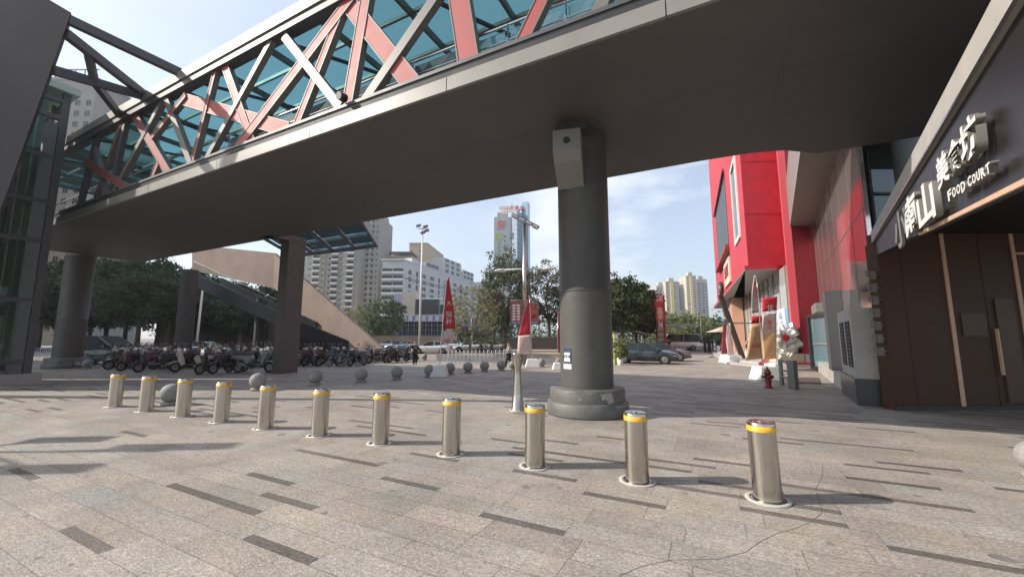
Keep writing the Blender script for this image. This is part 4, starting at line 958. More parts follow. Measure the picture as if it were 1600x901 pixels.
# red emblem: ringed crown of bars
ec = V3((X(782.5), Yh - .3, Z(348.5)))
for r_, w_ in ((3.0, .5), (1.8, .45)):
    pts_ = [(ec.x + r_ * 1.15 * math.cos(a), ec.y, ec.z + r_ * math.sin(a)) for a in np.linspace(R(120), R(420), 22)]
    MB().tube(pts_, w_, 5).build('emblem', M_em, t)
MB().box(ec.x - .45, ec.x + .45, ec.y - .3, ec.y + .3, ec.z - 2.6, ec.z + 2.6).build('emblem', M_em, t)
text_obj('emblem_lettering', '中兴', 3.6, .1, M_em, plane_mat((X(782), Yh - .3, Z(357.5)), (1, 0, 0), (0, 0, 1)), t)
text_obj('side_lettering', '酒\n店\n公\n寓', 3.4, .1, mat('green_ink', (.22, .38, .16), .5), plane_mat((X(779), Yh - .3, Z(389)), (1, 0, 0), (0, 0, 1)), t)
text_obj('roof_lettering', '中兴通讯', 6.6, .3, M_rs, plane_mat((X(801), Yh + 6, Z(323)), (1, 0, .02), (0, .35, 1)), t, sx=.98)
for k in range(8): MB().beam((X(788 + k * 4), Yh + 5.6, Z(330)), (X(790 + k * 4), Yh + 8, Z(317)), .4, .4).build('sign_strut', M_dkchord, t)
MB().tube([(X(800), Yh + 10, Z(320)), (X(800), Yh + 10, Z(311))], .35, 6).build('mast', M_dkchord, t)
# right cluster of towers
M_t1 = mat('pale_tower_render', (.42, .40, .37), .8, var=.06, vs=.05); M_t2 = mat('cream_tower_render', (.48, .43, .33), .8, var=.06, vs=.05)
for i, (Yk, xa, xb, yt, wl, cells, lab) in enumerate([
    (640, 1017, 1030, 456, M_t1, [(.3, 'R'), (.75, 'R')], 'pale narrow tower at the left end of the far yellow and white cluster'),
    (610, 1029, 1044, 447, M_t1, [(.2, 'R'), (.55, 'R'), (.87, 'r')], 'white tower directly behind the red pylon sign'),
    (600, 1044, 1064, 440, M_t2, [(.12, 'r'), (.30, 'w'), (.72, 'R'), (.90, 'r')], 'yellow and white tower second tallest in the far cluster'),
    (620, 1064, 1078, 441, M_t1, [(.25, 'R'), (.7, 'R')], 'white tower between the two yellow striped towers of the far cluster'),
    (590, 1077, 1093, 431, M_t2, [(.15, 'w'), (.35, 'w'), (.75, 'R')], 'tallest yellow striped tower of the far cluster'),
    (600, 1092, 1110, 437, M_t1, [(.25, 'R'), (.62, 'R'), (.9, 'r')], 'white rounded tower at the right end of the far cluster')]):
    t = tower2('residential_tower', lab, Yk, xa, xb, yt, wl, cells, depth=24, floor=3.4, grp='far yellow and white residential towers', cat='apartment tower')
    x0, x1 = XP(xa, Yk), XP(xb, Yk); z_ = ZP(yt, Yk)
    if wl is M_t2: MB().box(x0 + (x1 - x0) * .36, x0 + (x1 - x0) * .58, Yk - 1.5, Yk - .02, 0, z_ - 1).build('yellow_bay', M_yel, t)
    MB().box(x0 + (x1 - x0) * .3, x0 + (x1 - x0) * .7, Yk + 2, Yk + 12, z_ + .8, z_ + 6).build('roof_room', wl, t)
    for f in range(int((z_ - 8) / 3.4)): 
        if f > 25: break
        MB().box(x0 + (x1 - x0) * .60, x1 - .4, Yk - 2.2, Yk - .02, 6.8 + f * 3.4, 7.8 + f * 3.4).build('balcony', M_ww, t)
# grey tower beyond the lift
Y = 98; x0, x1 = P(40, 150, Y)[0], P(140, 150, Y)[0]
p0, p1 = P(75, 105, Y), P(155, 120, Y)
t = block('grey_tower', 'hazy grey residential tower rising behind the glass lift tower', 'apartment tower', [(p0[0] - 12, Y), (p1[0] - .5, Y), (p1[0] - .5, Y + 20), (p0[0] - 12, Y + 20)], p1[2] - 1, M_bg)
facade(t, (p0[0] - 12, Y - .01), (p1[0] - .5, Y - .01), 20, 3, int((p1[2] - 24) / 3), [(i / 9 + .06, 'd') for i in range(9)], PW, 'window')
z_ = p1[2] - .2
for k in range(9): MB().box(p0[0] - 11 + k * 2.6, p0[0] - 10.8 + k * 2.6, Y + .1, Y + .3, z_, z_ + 2.2).build('roof_rail', M_greyp, t)
MB().box(p0[0] - 12, p1[0] - .5, Y + .1, Y + .3, z_ + 2.2, z_ + 2.5).build('roof_rail', M_greyp, t)
flush_rest()
# retaining wall, ramp, hedge under the bridge at the far left
a, b = P(40, 548, 58), P(292, 548, 58)
M_rw = mat('brown_retaining_stone', (.22, .14, .10), .85, var=.25, vs=.8, bump=.2, bs=4)
t = MB().extr([(a[0], 79, 0), (b[0], 79, 0), (b[0], 79, 3.4), (a[0] + 6, 79, 5.2), (a[0], 79, 5.2)], (0, .6, 0)).build('retaining_wall', M_rw); tag(t, 'brown stone retaining wall behind the cars under the footbridge', 'wall')
t = MB().extr([(b[0] + .1, 79, 0), (b[0] + 34, 79, 0), (b[0] + 34, 79, 2.3), (b[0] + .1, 79, 2.3)], (0, .5, 0)).build('low_street_wall', mat('ochre_wall', (.36, .26, .16), .85, var=.2, vs=.5)); tag(t, 'low ochre street wall seen between the dark columns', 'wall')
# planter wall and pale steps in front of the big trees
a, b = P(770, 545, 44), P(1012, 545, 44)
pw = thing('planter_wall', 'long dark planter wall with pale stepped seat in front of the big trees', 'planter', ((a[0] + b[0]) / 2, 44, 0))
MB().box(P(790, 540, 44)[0], P(958, 540, 44)[0], 44, 44.5, .02, 1.9).build('wall', mat('dark_brown_stone', (.09, .075, .06), .8, var=.2, vs=2), pw)
MB().box(P(786, 540, 41)[0], P(960, 540, 41)[0], 41.3, 43.98, .0, .62).build('seat_step', M_lightstone, pw)
MB().box(P(772, 540, 39)[0], P(962, 540, 39)[0], 39.4, 41.28, .0, .34).build('seat_step', mat('warm_step_stone', (.52, .44, .33), .8, var=.08, vs=2), pw)
hg = MB()

# ------------------------------------------------------------------ TREES
def leafmat(name, col, t=0.25):
    m = bpy.data.materials.new(name); m.use_nodes = True; nt = m.node_tree; b = nt.nodes['Principled BSDF']
    geo = nt.nodes.new('ShaderNodeNewGeometry'); n = nt.nodes.new('ShaderNodeTexNoise'); n.inputs['Scale'].default_value = .9; n.inputs['Detail'].default_value = 6
    nt.links.new(geo.outputs['Position'], n.inputs[0]); wn_ = nt.nodes.new('ShaderNodeTexWhiteNoise'); nt.links.new(geo.outputs['Position'], wn_.inputs[0])
    r = nt.nodes.new('ShaderNodeMapRange'); r.inputs[1].default_value = .3; r.inputs[2].default_value = .7; r.inputs[3].default_value = .55; r.inputs[4].default_value = 1.5; nt.links.new(n.outputs[0], r.inputs[0])
    sc = nt.nodes.new('ShaderNodeVectorMath'); sc.operation = 'SCALE'; sc.inputs[0].default_value = col; nt.links.new(r.outputs[0], sc.inputs['Scale']); nt.links.new(sc.outputs[0], b.inputs['Base Color'])
    b.inputs['Roughness'].default_value = .6; b.inputs['Specular IOR Level'].default_value = .25
    tr = nt.nodes.new('ShaderNodeBsdfTranslucent'); nt.links.new(sc.outputs[0], tr.inputs[0]); mx_ = nt.nodes.new('ShaderNodeMixShader'); mx_.inputs[0].default_value = t
    o = nt.nodes['Material Output']; nt.links.new(b.outputs[0], mx_.inputs[1]); nt.links.new(tr.outputs[0], mx_.inputs[2]); nt.links.new(mx_.outputs[0], o.inputs[0]); return m
L_dark = leafmat('leaf_dark', (.065, .09, .04)); L_grey = leafmat('leaf_grey_green', (.12, .14, .085)); L_mid = leafmat('leaf_mid', (.11, .14, .065)); L_light = leafmat('leaf_light', (.19, .21, .085)); L_olive = leafmat('leaf_olive', (.24, .23, .12))
def crown_mesh(seed, rx, ry, rz, ncl, per, leaf, shape=0, spread=.16):
    rg = np.random.default_rng(seed); cs = []
    while len(cs) < ncl:
        p = rg.uniform(-1, 1, 3); r = np.linalg.norm(p)
        if r > 1: continue
        if r < .45 and rg.random() < .75: continue
        lump = .78 + .22 * math.sin(4 * math.atan2(p[1], p[0]) + seed) * math.cos(3 * p[2] + seed * 1.7)
        if r > lump + .08: continue
        if shape == 1 and math.hypot(p[0], p[1]) > .95 - .45 * p[2] and p[2] > 0: continue
        cs.append(p)
    cs = np.array(cs) * [rx, ry, rz]; R0 = (rx + ry + rz) / 3
    base = np.repeat(cs, per, axis=0) + rg.normal(0, spread * R0 * .5, (ncl * per, 3)) * [1, 1, .6]
    n = len(base); a = rg.normal(0, 1, (n, 3)); a /= np.linalg.norm(a, axis=1)[:, None]; b = rg.normal(0, 1, (n, 3)); b -= (b * a).sum(1)[:, None] * a; b /= np.linalg.norm(b, axis=1)[:, None]
    sz = leaf * rg.uniform(.6, 1.4, n)[:, None]; a *= sz; b *= sz * .55
    v = np.stack([base - a, base - b * .9, base + a, base + b * .9], 1).reshape(-1, 3)
    me = bpy.data.meshes.new('crown'); me.vertices.add(len(v)); me.vertices.foreach_set('co', v.astype(np.float32).ravel())
    me.loops.add(4 * n); me.loops.foreach_set('vertex_index', np.arange(4 * n, dtype=np.int32)); me.polygons.add(n)
    me.polygons.foreach_set('loop_start', np.arange(0, 4 * n, 4, dtype=np.int32)); me.polygons.foreach_set('loop_total', np.full(n, 4, dtype=np.int32)); me.update(); me.validate()
    return me, cs
def tree(name, lab, cat, x, y, h, rx, rz, trunk_r, leafm, seed, group=None, ncl=170, per=34, leaf=.17, shape=0, ry=None, lean=0, low=None):
    t = thing(name, lab, cat, (x, y, 0), group); ry = ry or rx; cz = h - rz
    me, cs = crown_mesh(seed, rx, ry, rz, ncl, per, leaf, shape); me.materials.append(leafm)
    o = bpy.data.objects.new('crown', me); COL.objects.link(o); o.parent = t; o.location = (lean, 0, cz); ORG[o.name] = (0, 0, 0)
    m = MB(); rg = random.Random(seed)
    fork = max(1.6, cz - rz * .75)
    m.tube([(x, y, -.1), (x + rg.uniform(-.1, .1), y, fork * .5), (x + lean * .3, y, fork)], [trunk_r * 1.25, trunk_r, trunk_r * .8], 10)
    idx = rg.sample(range(len(cs)), min(12, len(cs)))
    for i in idx:
        c = cs[i]; e = (x + lean + c[0] * .85, y + c[1] * .85, cz + c[2] * .85)
        mid = (x + lean * .5 + c[0] * .3 + rg.uniform(-.2, .2), y + c[1] * .3, fork + (e[2] - fork) * .5 + .2)
        m.tube([(x + lean * .3, y, fork - .2), mid, e], [trunk_r * .5, trunk_r * .28, trunk_r * .07], 6)
    m.build('trunk', M_bark, t); return t
def at(px, Y): return XP(px, Y)
tree('street_tree', 'tall dense dark tree directly left of the round column', 'tree', at(790, 54), 54, ZP(385, 54), 4.3, 6.4, .3, L_grey, 11, ncl=230, per=34, leaf=.19, shape=1)
tree('street_tree', 'broad grey green tree half hidden by the round column', 'tree', at(858, 58), 58, ZP(403, 58), 4.8, 5.3, .28, L_grey, 12, ncl=210, per=32, leaf=.19)
tree('street_tree', 'thin pale olive tree with sparse foliage beside the red banner', 'tree', at(735, 50), 50, ZP(441, 50), 4.2, 3.9, .14, L_olive, 13, ncl=170, per=28, leaf=.13)
tree('street_tree', 'small loose green tree between the pale tree and the dark tree', 'tree', at(770, 60), 60, ZP(450, 60), 3.2, 3.6, .14, L_olive, 33, ncl=110, per=26, leaf=.14)
tree('street_tree', 'round dark tree in front of the blue and white shop building', 'tree', at(598, 82), 82, ZP(462, 82), 4.8, 4.6, .2, L_mid, 14, ncl=220, per=34, leaf=.22)
tree('street_tree', 'feathery olive tree above the foot of the staircase', 'tree', at(558, 88), 88, ZP(472, 88), 5.0, 4.4, .2, L_olive, 15, ncl=150, per=26, leaf=.20)
for i, (px, Y, py, rx, lab) in enumerate([(972, 50, 428, 4.4, 'dark tree just right of the round column'), (995, 56, 444, 4.0, 'dark tree in the middle of the row right of the column'), (1006, 64, 462, 3.2, 'dark tree at the right end of the row by the pylon sign'), (948, 58, 436, 4.5, 'dark tree mostly behind the round column')]):
    tree('street_tree', lab, 'tree', at(px, Y), Y, ZP(py, Y), rx, ZP(py, Y) * .38, .24, L_dark, 20 + i, 'dark trees right of the column', ncl=260, per=40, leaf=.2)
for i, (px, Y, py, rx, lm, lab) in enumerate([(1062, 95, 486, 8, L_light, 'light green spreading tree left of the thin lamp pole'), (1092, 100, 494, 7, L_mid, 'mid green tree behind the white minibus and lamp pole'), (1118, 110, 496, 6, L_dark, 'darker tree beyond the white car near the mall corner'), (1036, 120, 490, 6, L_mid, 'green tree behind the red pylon sign'), (1140, 120, 505, 6, L_mid, 'tree crown partly hidden behind the mall ledge')]):
    tree('street_tree', lab, 'tree', at(px, Y), Y, ZP(py, Y), rx, 5.2, .26, lm, 30 + i, 'green trees across the street', ncl=240, per=36, leaf=.30)
for i, (px, Y, h, rx, lab) in enumerate([(122, 62, 11, 5, 'dark tree nearest the lift tower seen under the bridge'), (165, 66, 13, 6, 'dark tree seen under the bridge just right of the big column'), (215, 60, 12, 6, 'broad dark tree seen under the bridge in the middle'), (262, 64, 13, 6, 'dark tree seen under the bridge left of the white pole'), (335, 70, 10, 5, 'dark tree right of the white pole under the stairs'), (375, 66, 9, 5, 'dark tree left of the flat pier under the stairs'), (60, 60, 12, 6, 'dark tree behind the glass of the lift tower')]):
    tree('street_tree', lab, 'tree', at(px, Y), Y, h, rx, h * .36, .3, L_dark, 40 + i, 'dark trees beyond the bridge on the left', ncl=230, per=34, leaf=.24)
for i, (px, Y, h, rx, lab) in enumerate([(140, 72, 17, 7, 'tall dark tree in the back rank nearest the lift tower'), (195, 72, 18, 7, 'tall dark tree in the back rank above the brown wall'), (245, 72, 17, 7, 'tall dark tree in the back rank behind the round column'), (300, 73, 15, 6.5, 'tall dark tree in the back rank behind the white pole'), (355, 73, 13, 6, 'dark tree in the back rank seen between pole and pier'), (405, 73, 12, 5.5, 'dark tree in the back rank partly behind the flat pier'), (95, 70, 17, 7, 'tall dark tree behind the lift tower and big column')]):
    tree('street_tree', lab, 'tree', at(px, Y), Y, h, rx, h * .42, .32, L_dark, 60 + i, 'dark trees beyond the bridge on the left', ncl=260, per=34, leaf=.30)
# tall unseen blocks, added off the left edge to shade under the bridge
for nm_, lab, pts_, zz_ in (('unseen_shade_block', 'grey unseen block added just off the left edge to shade under the bridge', [(-75, 18), (-43, 18), (-43, 33), (-75, 33)], 21), ('unseen_shade_tower', 'tall grey unseen block added far off the left edge to shade the trees', [(-150, 40), (-104, 40), (-104, 78), (-150, 78)], 52)):
    t = block(nm_, lab, 'building', pts_, zz_, M_bg)
    facade(t, (pts_[0][0], pts_[0][1] - .01), (pts_[1][0], pts_[1][1] - .01), 1, 3.5, int(zz_ / 3.5), [(k / 7 + .07, 'r') for k in range(7)], PW, 'window')
flush_rest()
# far greenery as one mass
me, cs = crown_mesh(99, 130, 9, 5.5, 900, 22, .5); me.materials.append(L_dark)
o = bpy.data.objects.new('distant_trees', me); COL.objects.link(o); o.location = (10, 128, 2.2); tag(o, kind='stuff')
# ground cover in the planter
me, cs = crown_mesh(98, 13, .9, .55, 200, 30, .10); me.materials.append(L_mid)
o = bpy.data.objects.new('planter_greenery', me); COL.objects.link(o); o.location = ((P(786, 540, 46)[0] + P(960, 540, 46)[0]) / 2, 46.2, 1.5); tag(o, kind='stuff')
# ------------------------------------------------------------------ STEEL BOLLARDS
def make_bollard():
    t = thing('steel_bollard', '', 'bollard', (0, 0, 0), 'row of steel rising bollards')
    r = .148
    MB().lathe([(0, 0), (.235, 0), (.235, .012), (.16, .013), (.16, .0)], (0, 0, .0), 40).build('ground_ring', M_ring, t)
    MB().lathe([(.185, .0125), (.185, .016), (.155, .016)], (0, 0, 0), 40).build('steel_flange', M_steel, t)
    MB().lathe([(r, .01), (r, .79)], (0, 0, 0), 48).build('tube', M_steel, t)
    MB().lathe([(r + .0025, .775), (r + .0025, .838), (r, .838)], (0, 0, 0), 48).build('yellow_band', M_yellow, t)
    MB().lathe([(r, .79), (r, .865), (r - .004, .872), (r - .015, .876), (r - .03, .872), (0, .870)], (0, 0, 0), 48).build('cap', M_steel, t)
    MB().lathe([(.03, .870), (.03, .879), (0, .879)], (0, 0, 0), 16).lathe([(.008, .87), (.008, .881), (0, .881)], (.09, .0, 0), 10).lathe([(.008, .87), (.008, .881), (0, .881)], (-.09, .0, 0), 10).build('lock_plate', M_greyp, t)
    return t
bp_ = [(179, 637), (228, 644), (285, 652), (345, 661), (414, 671), (499, 682), (594, 694), (705, 711), (836, 730), (996, 753), (1200, 782)]
ordn = ['leftmost of the row, smallest', 'second from the left in the row', 'third from the left, overlapping the leftmost stone ball', 'fourth from the left in the row', 'fifth from the left, beside a stone ball', 'sixth from the left, middle of the row', 'seventh from the left in the row',
        'eighth from the left, left of the tapered steel post', 'ninth from the left, left of the column plinth', 'tenth from the left, just right of the column plinth', 'rightmost and largest, nearest the viewer']
b0 = make_bollard(); rb = random.Random(4)
for i, (x, y) in enumerate(bp_):
    o = b0 if i == 0 else copy_tree(b0)
    p = G(x, y - 2); place(o, (p[0], p[1], 0), rb.uniform(0, 6), 1, 'brushed steel bollard with yellow band, ' + ordn[i])
    o.rotation_euler = (R(rb.uniform(-.5, .5)), R(-1.2 if i == 10 else rb.uniform(-.6, .6)), rb.uniform(0, 6) if i != 10 else 0)
# ------------------------------------------------------------------ STONE BALLS
def make_ball():
    t = thing('stone_ball', '', 'stone ball', (0, 0, 0), 'round granite ball bollards')
    MB().lathe([(.26 * math.sin(a), .325 - .26 * math.cos(a)) for a in np.linspace(.35, math.pi, 18)], (0, 0, 0), 32).build('ball', M_stone, t)
    MB().lathe([(0, 0), (.21, 0), (.21, .07), (.17, .085), (.13, .10), (.12, .15)], (0, 0, 0), 28).build('foot', M_stone, t)
    return t
bl0 = make_ball()
balls = [(266, 634, 'partly hidden behind the third steel bollard', 1.0), (402, 611, 'between the fourth and fifth steel bollards, right of the white scooter', 1.05), (492, 603, 'above the sixth steel bollard', 1.05), (564, 598, 'left of the seventh steel bollard top', 1), (620, 594, 'third to the left of the red banner base', 1), (671, 590, 'touching the left side of the red banner base', 1),
         (703, 586, 'just right of the red banner base', 1), (731, 584, 'first free one right of the red banner', 1), (757, 582, 'left of the walking man', 1), (783, 580, 'at the feet of the walking man', 1), (801, 579, 'half hidden by the tapered steel post', .9), (846, 575, 'right of the white banner base by the steps', .95), (873, 573, 'just left of the round column near the steps', .9),
         (663, 564, 'small far one near the white car', .95), (136, 577, 'in the shade right of the dark column plinth near the black van', 1), (1629, 750, 'cut by the right edge, largest and nearest', .85)]
for i, (x, y, lb_, sc_) in enumerate(balls):
    o = bl0 if i == 0 else copy_tree(bl0)
    p = G(x, y - 1.5); place(o, (p[0], p[1], 0), i, sc_, 'grey granite ball ' + lb_)
# ------------------------------------------------------------------ TAPERED STEEL POST
p = G(809, 641); t = thing('steel_post', 'tall waisted steel post with flared round head beside the column plinth', 'post', p)
MB().lathe([(.175, 0), (.175, .03), (.165, .04), (.125, .45), (.092, .9), (.086, 1.08), (.12, 1.20), (.125, 1.24)], p, 32).build('shaft', M_steel, t)
MB().lathe([(.125, 1.24), (.135, 1.26), (.135, 1.42), (.155, 1.43), (.155, 1.45), (.14, 1.46), (0, 1.46)], p, 32).build('head', M_steel, t)
MB().lathe([(.21, 0), (.21, .025), (.17, .026)], p, 32).build('foot_ring', M_ring, t)
MB().tube([(p[0] + .08, p[1] - .13, 1.32), (p[0] + .08, p[1] - .16, 1.32)], .012, 8).build('rivet', M_rail, t)
# ------------------------------------------------------------------ LAMP POSTS
def pole(t, x, y, h, r0, r1, m, k=12): MB().tube([(x, y, 0), (x, y, h)], [r0, r1], k).build('pole', m, t)
# tall white floodlight mast
p = P(655, 548, 52); x, y = p[0], p[1]; h = P(661, 356, 52)[2]
t = thing('floodlight_mast', 'very tall white floodlight mast with paired lamps behind the red banner', 'lamp post', (x, y, 0)); pole(t, x, y, h, .17, .09, M_white)
MB().box(x - .7, x + .7, y - .05, y + .05, h - .12, h - .02).build('crossbar', M_white, t)
for dx, dz in ((-.5, .25), (.45, .15), (.1, -.7), (.6, -.45)): MB().obox((x + dx, y - .25, h + dz), (.28, 0, .06), (0, .2, .1), (-.02, -.06, .14)).build('floodlight', M_greyp, t)
# steel plaza lamp with double arm, posters and top heads
p = G(820, 569); x, y = p[0], p[1]; zz = lambda py: P(820, py, y)[2]
t = thing('plaza_lamp', 'tall steel plaza lamp with angled top heads and two side arms carrying posters', 'lamp post', (x, y, 0)); pole(t, x, y, zz(350), .16, .13, M_steel, 14)
h = zz(350)
MB().obox((x + .1, y, h + .25), (1.0, 0, -.52), (0, .16, 0), (.04, 0, .07)).build('head_bar', M_greysteel, t)
for k in (-.8, -.3, .2, .7): MB().obox((x + .1 + k, y - .1, h + .30 - k * .52 - .18), (.19, 0, -.1), (0, .3, 0), (.03, 0, .05)).build('lamp_head', M_white, t)
ha = zz(420); MB().tube([(x - 1.6, y, ha - .08), (x, y, ha), (x + 1.6, y, ha + .02)], .05, 8).build('side_arm', M_white, t)
for s_ in (-1, 1): MB().lathe([(0, .12), (.14, .11), (.36, .0), (.30, -.08), (0, -.1)], (x + s_ * 1.75, y, ha - (.12 if s_ < 0 else 0)), 16, sx=1.3).build('lamp_head', M_white, t)
zp0, zp1 = zz(507), zz(470)
for s_, nm in ((-1, 'left'), (1, 'right')):
    pb = thing('hanging_poster', ('poster with rows of white food price tiles hanging left of the steel lamp pole' if s_ < 0 else 'poster with a big round red dish hanging right of the steel lamp pole'), 'poster', (x + s_ * .5, y - .2, zp0), 'posters on the plaza lamp')
    x0, x1 = (x - 1.02, x - .18) if s_ < 0 else (x + .16, x + 1.0)
    MB().box(x0, x1, y - .22, y - .19, zp0, zp1).build('frame', M_greyp, pb)
    MB().box(x0 + .04, x1 - .04, y - .227, y - .221, zp0 + .22, zp1 - (.05 if s_ < 0 else .25)).build('print', mat('poster_red_print', (.40, .10, .09), .6, var=.7, vs=5, detail=3), pb)
    MB().box(x0 + .04, x1 - .04, y - .227, y - .221, zp0 + .03, zp0 + .215).build('blue_strip', mat('poster_blue', (.08, .14, .36), .6), pb)
    if s_ < 0:
        for a in range(2):
            for b in range(6): MB().box(x0 + .14 + a * .32, x0 + .36 + a * .32, y - .236, y - .228, zp0 + .3 + b * .2, zp0 + .44 + b * .2).build('price_tile', M_white, pb)
    else:
        MB().box(x0 + .04, x1 - .04, y - .227, y - .221, zp1 - .245, zp1 - .03).build('header', M_black, pb)
        text_obj('poster_lettering', '小南山', .22, .002, M_white, plane_mat(((x0 + x1) / 2, y - .232, zp1 - .14), (1, 0, 0), (0, 0, 1)), pb)
        MB().lathe([(0, .008), (.19, .006), (.2, 0)], (0, 0, 0), 20).build('dish', M_mallred2, pb)
        d_ = [c for c in bpy.data.objects if c.parent == pb and c.name.startswith('dish')][0]
        d_.data.transform(Matrix.Translation((0.08, -.035, .62)) @ Matrix.Rotation(R(90), 4, 'X') @ Matrix.Translation((x + s_ * .5, y - .2, zp0)))
    text_obj('poster_lettering', '美食优惠', .15, .002, M_white, plane_mat(((x0 + x1) / 2, y - .232, zp0 + .12), (1, 0, 0), (0, 0, 1)), pb)
MB().tube([(x - 1.05, y - .2, zp1 + .03), (x + 1.03, y - .2, zp1 + .03)], .025, 6).build('poster_rail', M_greyp, t)
MB().box(x - .16, x + .16, y - .3, y - .1, .05, .95).build('service_box', M_greyp, t)
# curved street light left
def street_lamp(px, Y, pytop, lab, arm=1.6, both=False, r=.1, m=None, grp=None, hd=1):
    m = m or M_greysteel; x = XP(px, Y); h = P(px, pytop, Y)[2]; x = P(px, 540, Y)[0]
    t = thing('street_lamp', lab, 'lamp post', (x, Y, 0), grp); pole(t, x, Y, h, r, r * .6, m, 10)
    for s_ in ((-1, 1) if both else (hd,)):
        MB().tube([(x, Y, h - .6), (x + s_ * arm * .35, Y, h - .05), (x + s_ * arm, Y, h + .1)], .045, 6).build('arm', m, t)
        MB().obox((x + s_ * (arm + .3), Y, h + .12), (.38, 0, .05 * s_), (0, .13, 0), (0, 0, .06)).build('lamp_head', M_white, t)
    return t
t = street_lamp(583, 95, 468, 'grey street lamp with curved arm in front of the round dark tree', 4.0, r=.16)
street_lamp(968, 60, 458, 'street lamp with cupped arm just right of the round column', 1.8, r=.13)
street_lamp(1000, 62, 476, 'thin double-armed street lamp in the dark tree row', 1.8, True)
street_lamp(1020, 75, 482, 'thin single street lamp left of the red pylon', 1.5)
street_lamp(1097, 74, 493, 'slim grey pole in front of the spreading green trees', .6)
street_lamp(872, 60, 456, 'street lamp whose arm shows left of the round column', 1.7, hd=-1)
p = P(306, 548, 46); x, y = p[0], p[1]; t = thing('lamp_pole', 'bright white pole standing under the stairs behind the scooters', 'pole', (x, y, 0)); MB().tube([(x, y, 0), (x + .1, y, 7.8)], [.13, .10], 10).build('shaft', M_white, t); MB().tube([(x, y, 0), (x, y, .5)], .2, 10).build('base', M_white, t)
# traffic sign and camera pole left of the centre trees
p = P(736, 552, 50); x, y = p[0], p[1]; h = P(736, 497, 50)[2]; t = thing('camera_pole', 'slim white camera pole with cross arm beside the pale olive tree', 'pole', (x, y, 0)); pole(t, x, y, h, .08, .06, M_white)
MB().tube([(x - 1.1, y, h - .9), (x + .5, y, h - .9)], .04, 6).build('cross_arm', M_white, t); MB().box(x - 1.1, x - .75, y - .15, y + .1, h - .85, h - .68).build('camera', M_white, t); MB().box(x - .12, x + .2, y - .2, y - .06, h - 2.4, h - 1.7).build('control_box', M_white, t)
# lamp posts standing out of the frame on the left: their shadows fall into it
for j, (sx_, sy_, hh, lab) in enumerate([(-16.5, 6.6, 6.6, 'bracket lamp outside the left edge whose shadow crosses the paving behind'), (-14.2, 5.35, 5.5, 'bracket lamp outside the left edge whose shadow crosses the near paving')]):
    pass
x, y = -17.2, 6.55; t = thing('plaza_lamp', 'steel lamp with curling arms standing just outside the left edge', 'lamp post', (x, y, 0)); pole(t, x, y, 7.6, .07, .05, M_greysteel)
for (dx, dy, z, w_) in ((0, .25, 7.6, .9), (.3, -.9, 6.7, .7), (.2, .8, 5.9, .5), (.5, -.3, 5.0, .35)):
    MB().tube([(x, y, z - 1.2), (x + dx * .5, y + dy * .5, z - .5), (x + dx, y + dy, z)], .05, 6).build('arm', M_greysteel, t)
    MB().obox((x + dx, y + dy, z), (w_ * .75, .05, .1), (-.03, .22, 0), (0, 0, .14)).build('lamp_head', M_greyp, t)
# ------------------------------------------------------------------ BANNERS AND FLAGS
def trap(t, x, y, w_, h_, m=None): MB().add([(x - w_ / 2, y - w_ / 2, .004), (x + w_ / 2, y - w_ / 2, .004), (x + w_ / 2, y + w_ / 2, .004), (x - w_ / 2, y + w_ / 2, .004), (x - w_ * .36, y - w_ * .36, h_), (x + w_ * .36, y - w_ * .36, h_), (x + w_ * .36, y + w_ * .36, h_), (x - w_ * .36, y + w_ * .36, h_)],
        [(0, 1, 5, 4), (1, 2, 6, 5), (2, 3, 7, 6), (3, 0, 4, 7), (4, 5, 6, 7), (0, 3, 2, 1)]).build('weighted_base', m or M_white, t, bevel=.03)
def feather(name, lab, polepts, widths, Y, colors, grp=None, base=.7, bh=.45, texts=(), side=1, thick=.012):
    """polepts: photo pixels of the pole side from base to tip; widths in metres at the same stations (0 = bare pole)"""
    pp = [V3(P(px, py, Y)) for px, py in polepts]; b = pp[0]
    t = thing(name, lab, 'flag', (b.x, Y, 0), grp)
    MB().tube([(b.x, Y, .1)] + [tuple(q) for q in pp], [.03] + [.028 - .014 * i / len(pp) for i in range(len(pp))], 6).build('pole', M_rail, t)
    trap(t, b.x, Y, base, bh)
    # cloth, resampled with ripples
    st = [(q, w_) for q, w_ in zip(pp, widths) if w_ is not None]
    rows_ = []; n = 26
    for i in range(n + 1):
        f = i / n * (len(st) - 1); k = min(int(f), len(st) - 2); u = f - k
        rows_.append((st[k][0].lerp(st[k + 1][0], u), st[k][1] * (1 - u) + st[k + 1][1] * u))
    z_lo, z_hi = rows_[0][0].z, rows_[-1][0].z; nw = 6
    parts = {}
    for ci, (f0, f1, cm) in enumerate(colors):
        m = MB(); sel = [r for r in range(n + 1) if f0 - 1e-6 <= r / n <= f1 + 1e-6]; vs_ = []
        for r in sel:
            q, w_ = rows_[r]
            for j in range(nw + 1):
                u = j / nw; vs_.append((q.x + side * u * w_, q.y + .05 * math.sin(u * 5 + r * .35) * u * min(1, w_), q.z - u * w_ * .10))
        fs_ = [(a * (nw + 1) + j, a * (nw + 1) + j + 1, (a + 1) * (nw + 1) + j + 1, (a + 1) * (nw + 1) + j) for a in range(len(sel) - 1) for j in range(nw)]
        m.add(vs_, fs_, 0, True); o = m.build('cloth', cm, t); sdm = o.modifiers.new('thickness', 'SOLIDIFY'); sdm.thickness = thick
    for txt, fz, sz, fx, cm in texts:
        r = int(fz * n); q, w_ = rows_[r]
        text_obj('flag_lettering', txt, sz, .003, cm, plane_mat((q.x + side * w_ * fx, q.y - .085, q.z - .05 * w_), (1, 0, 0), (0, 0, 1)), t)
    return t
Yf = G(690, 588)[1]
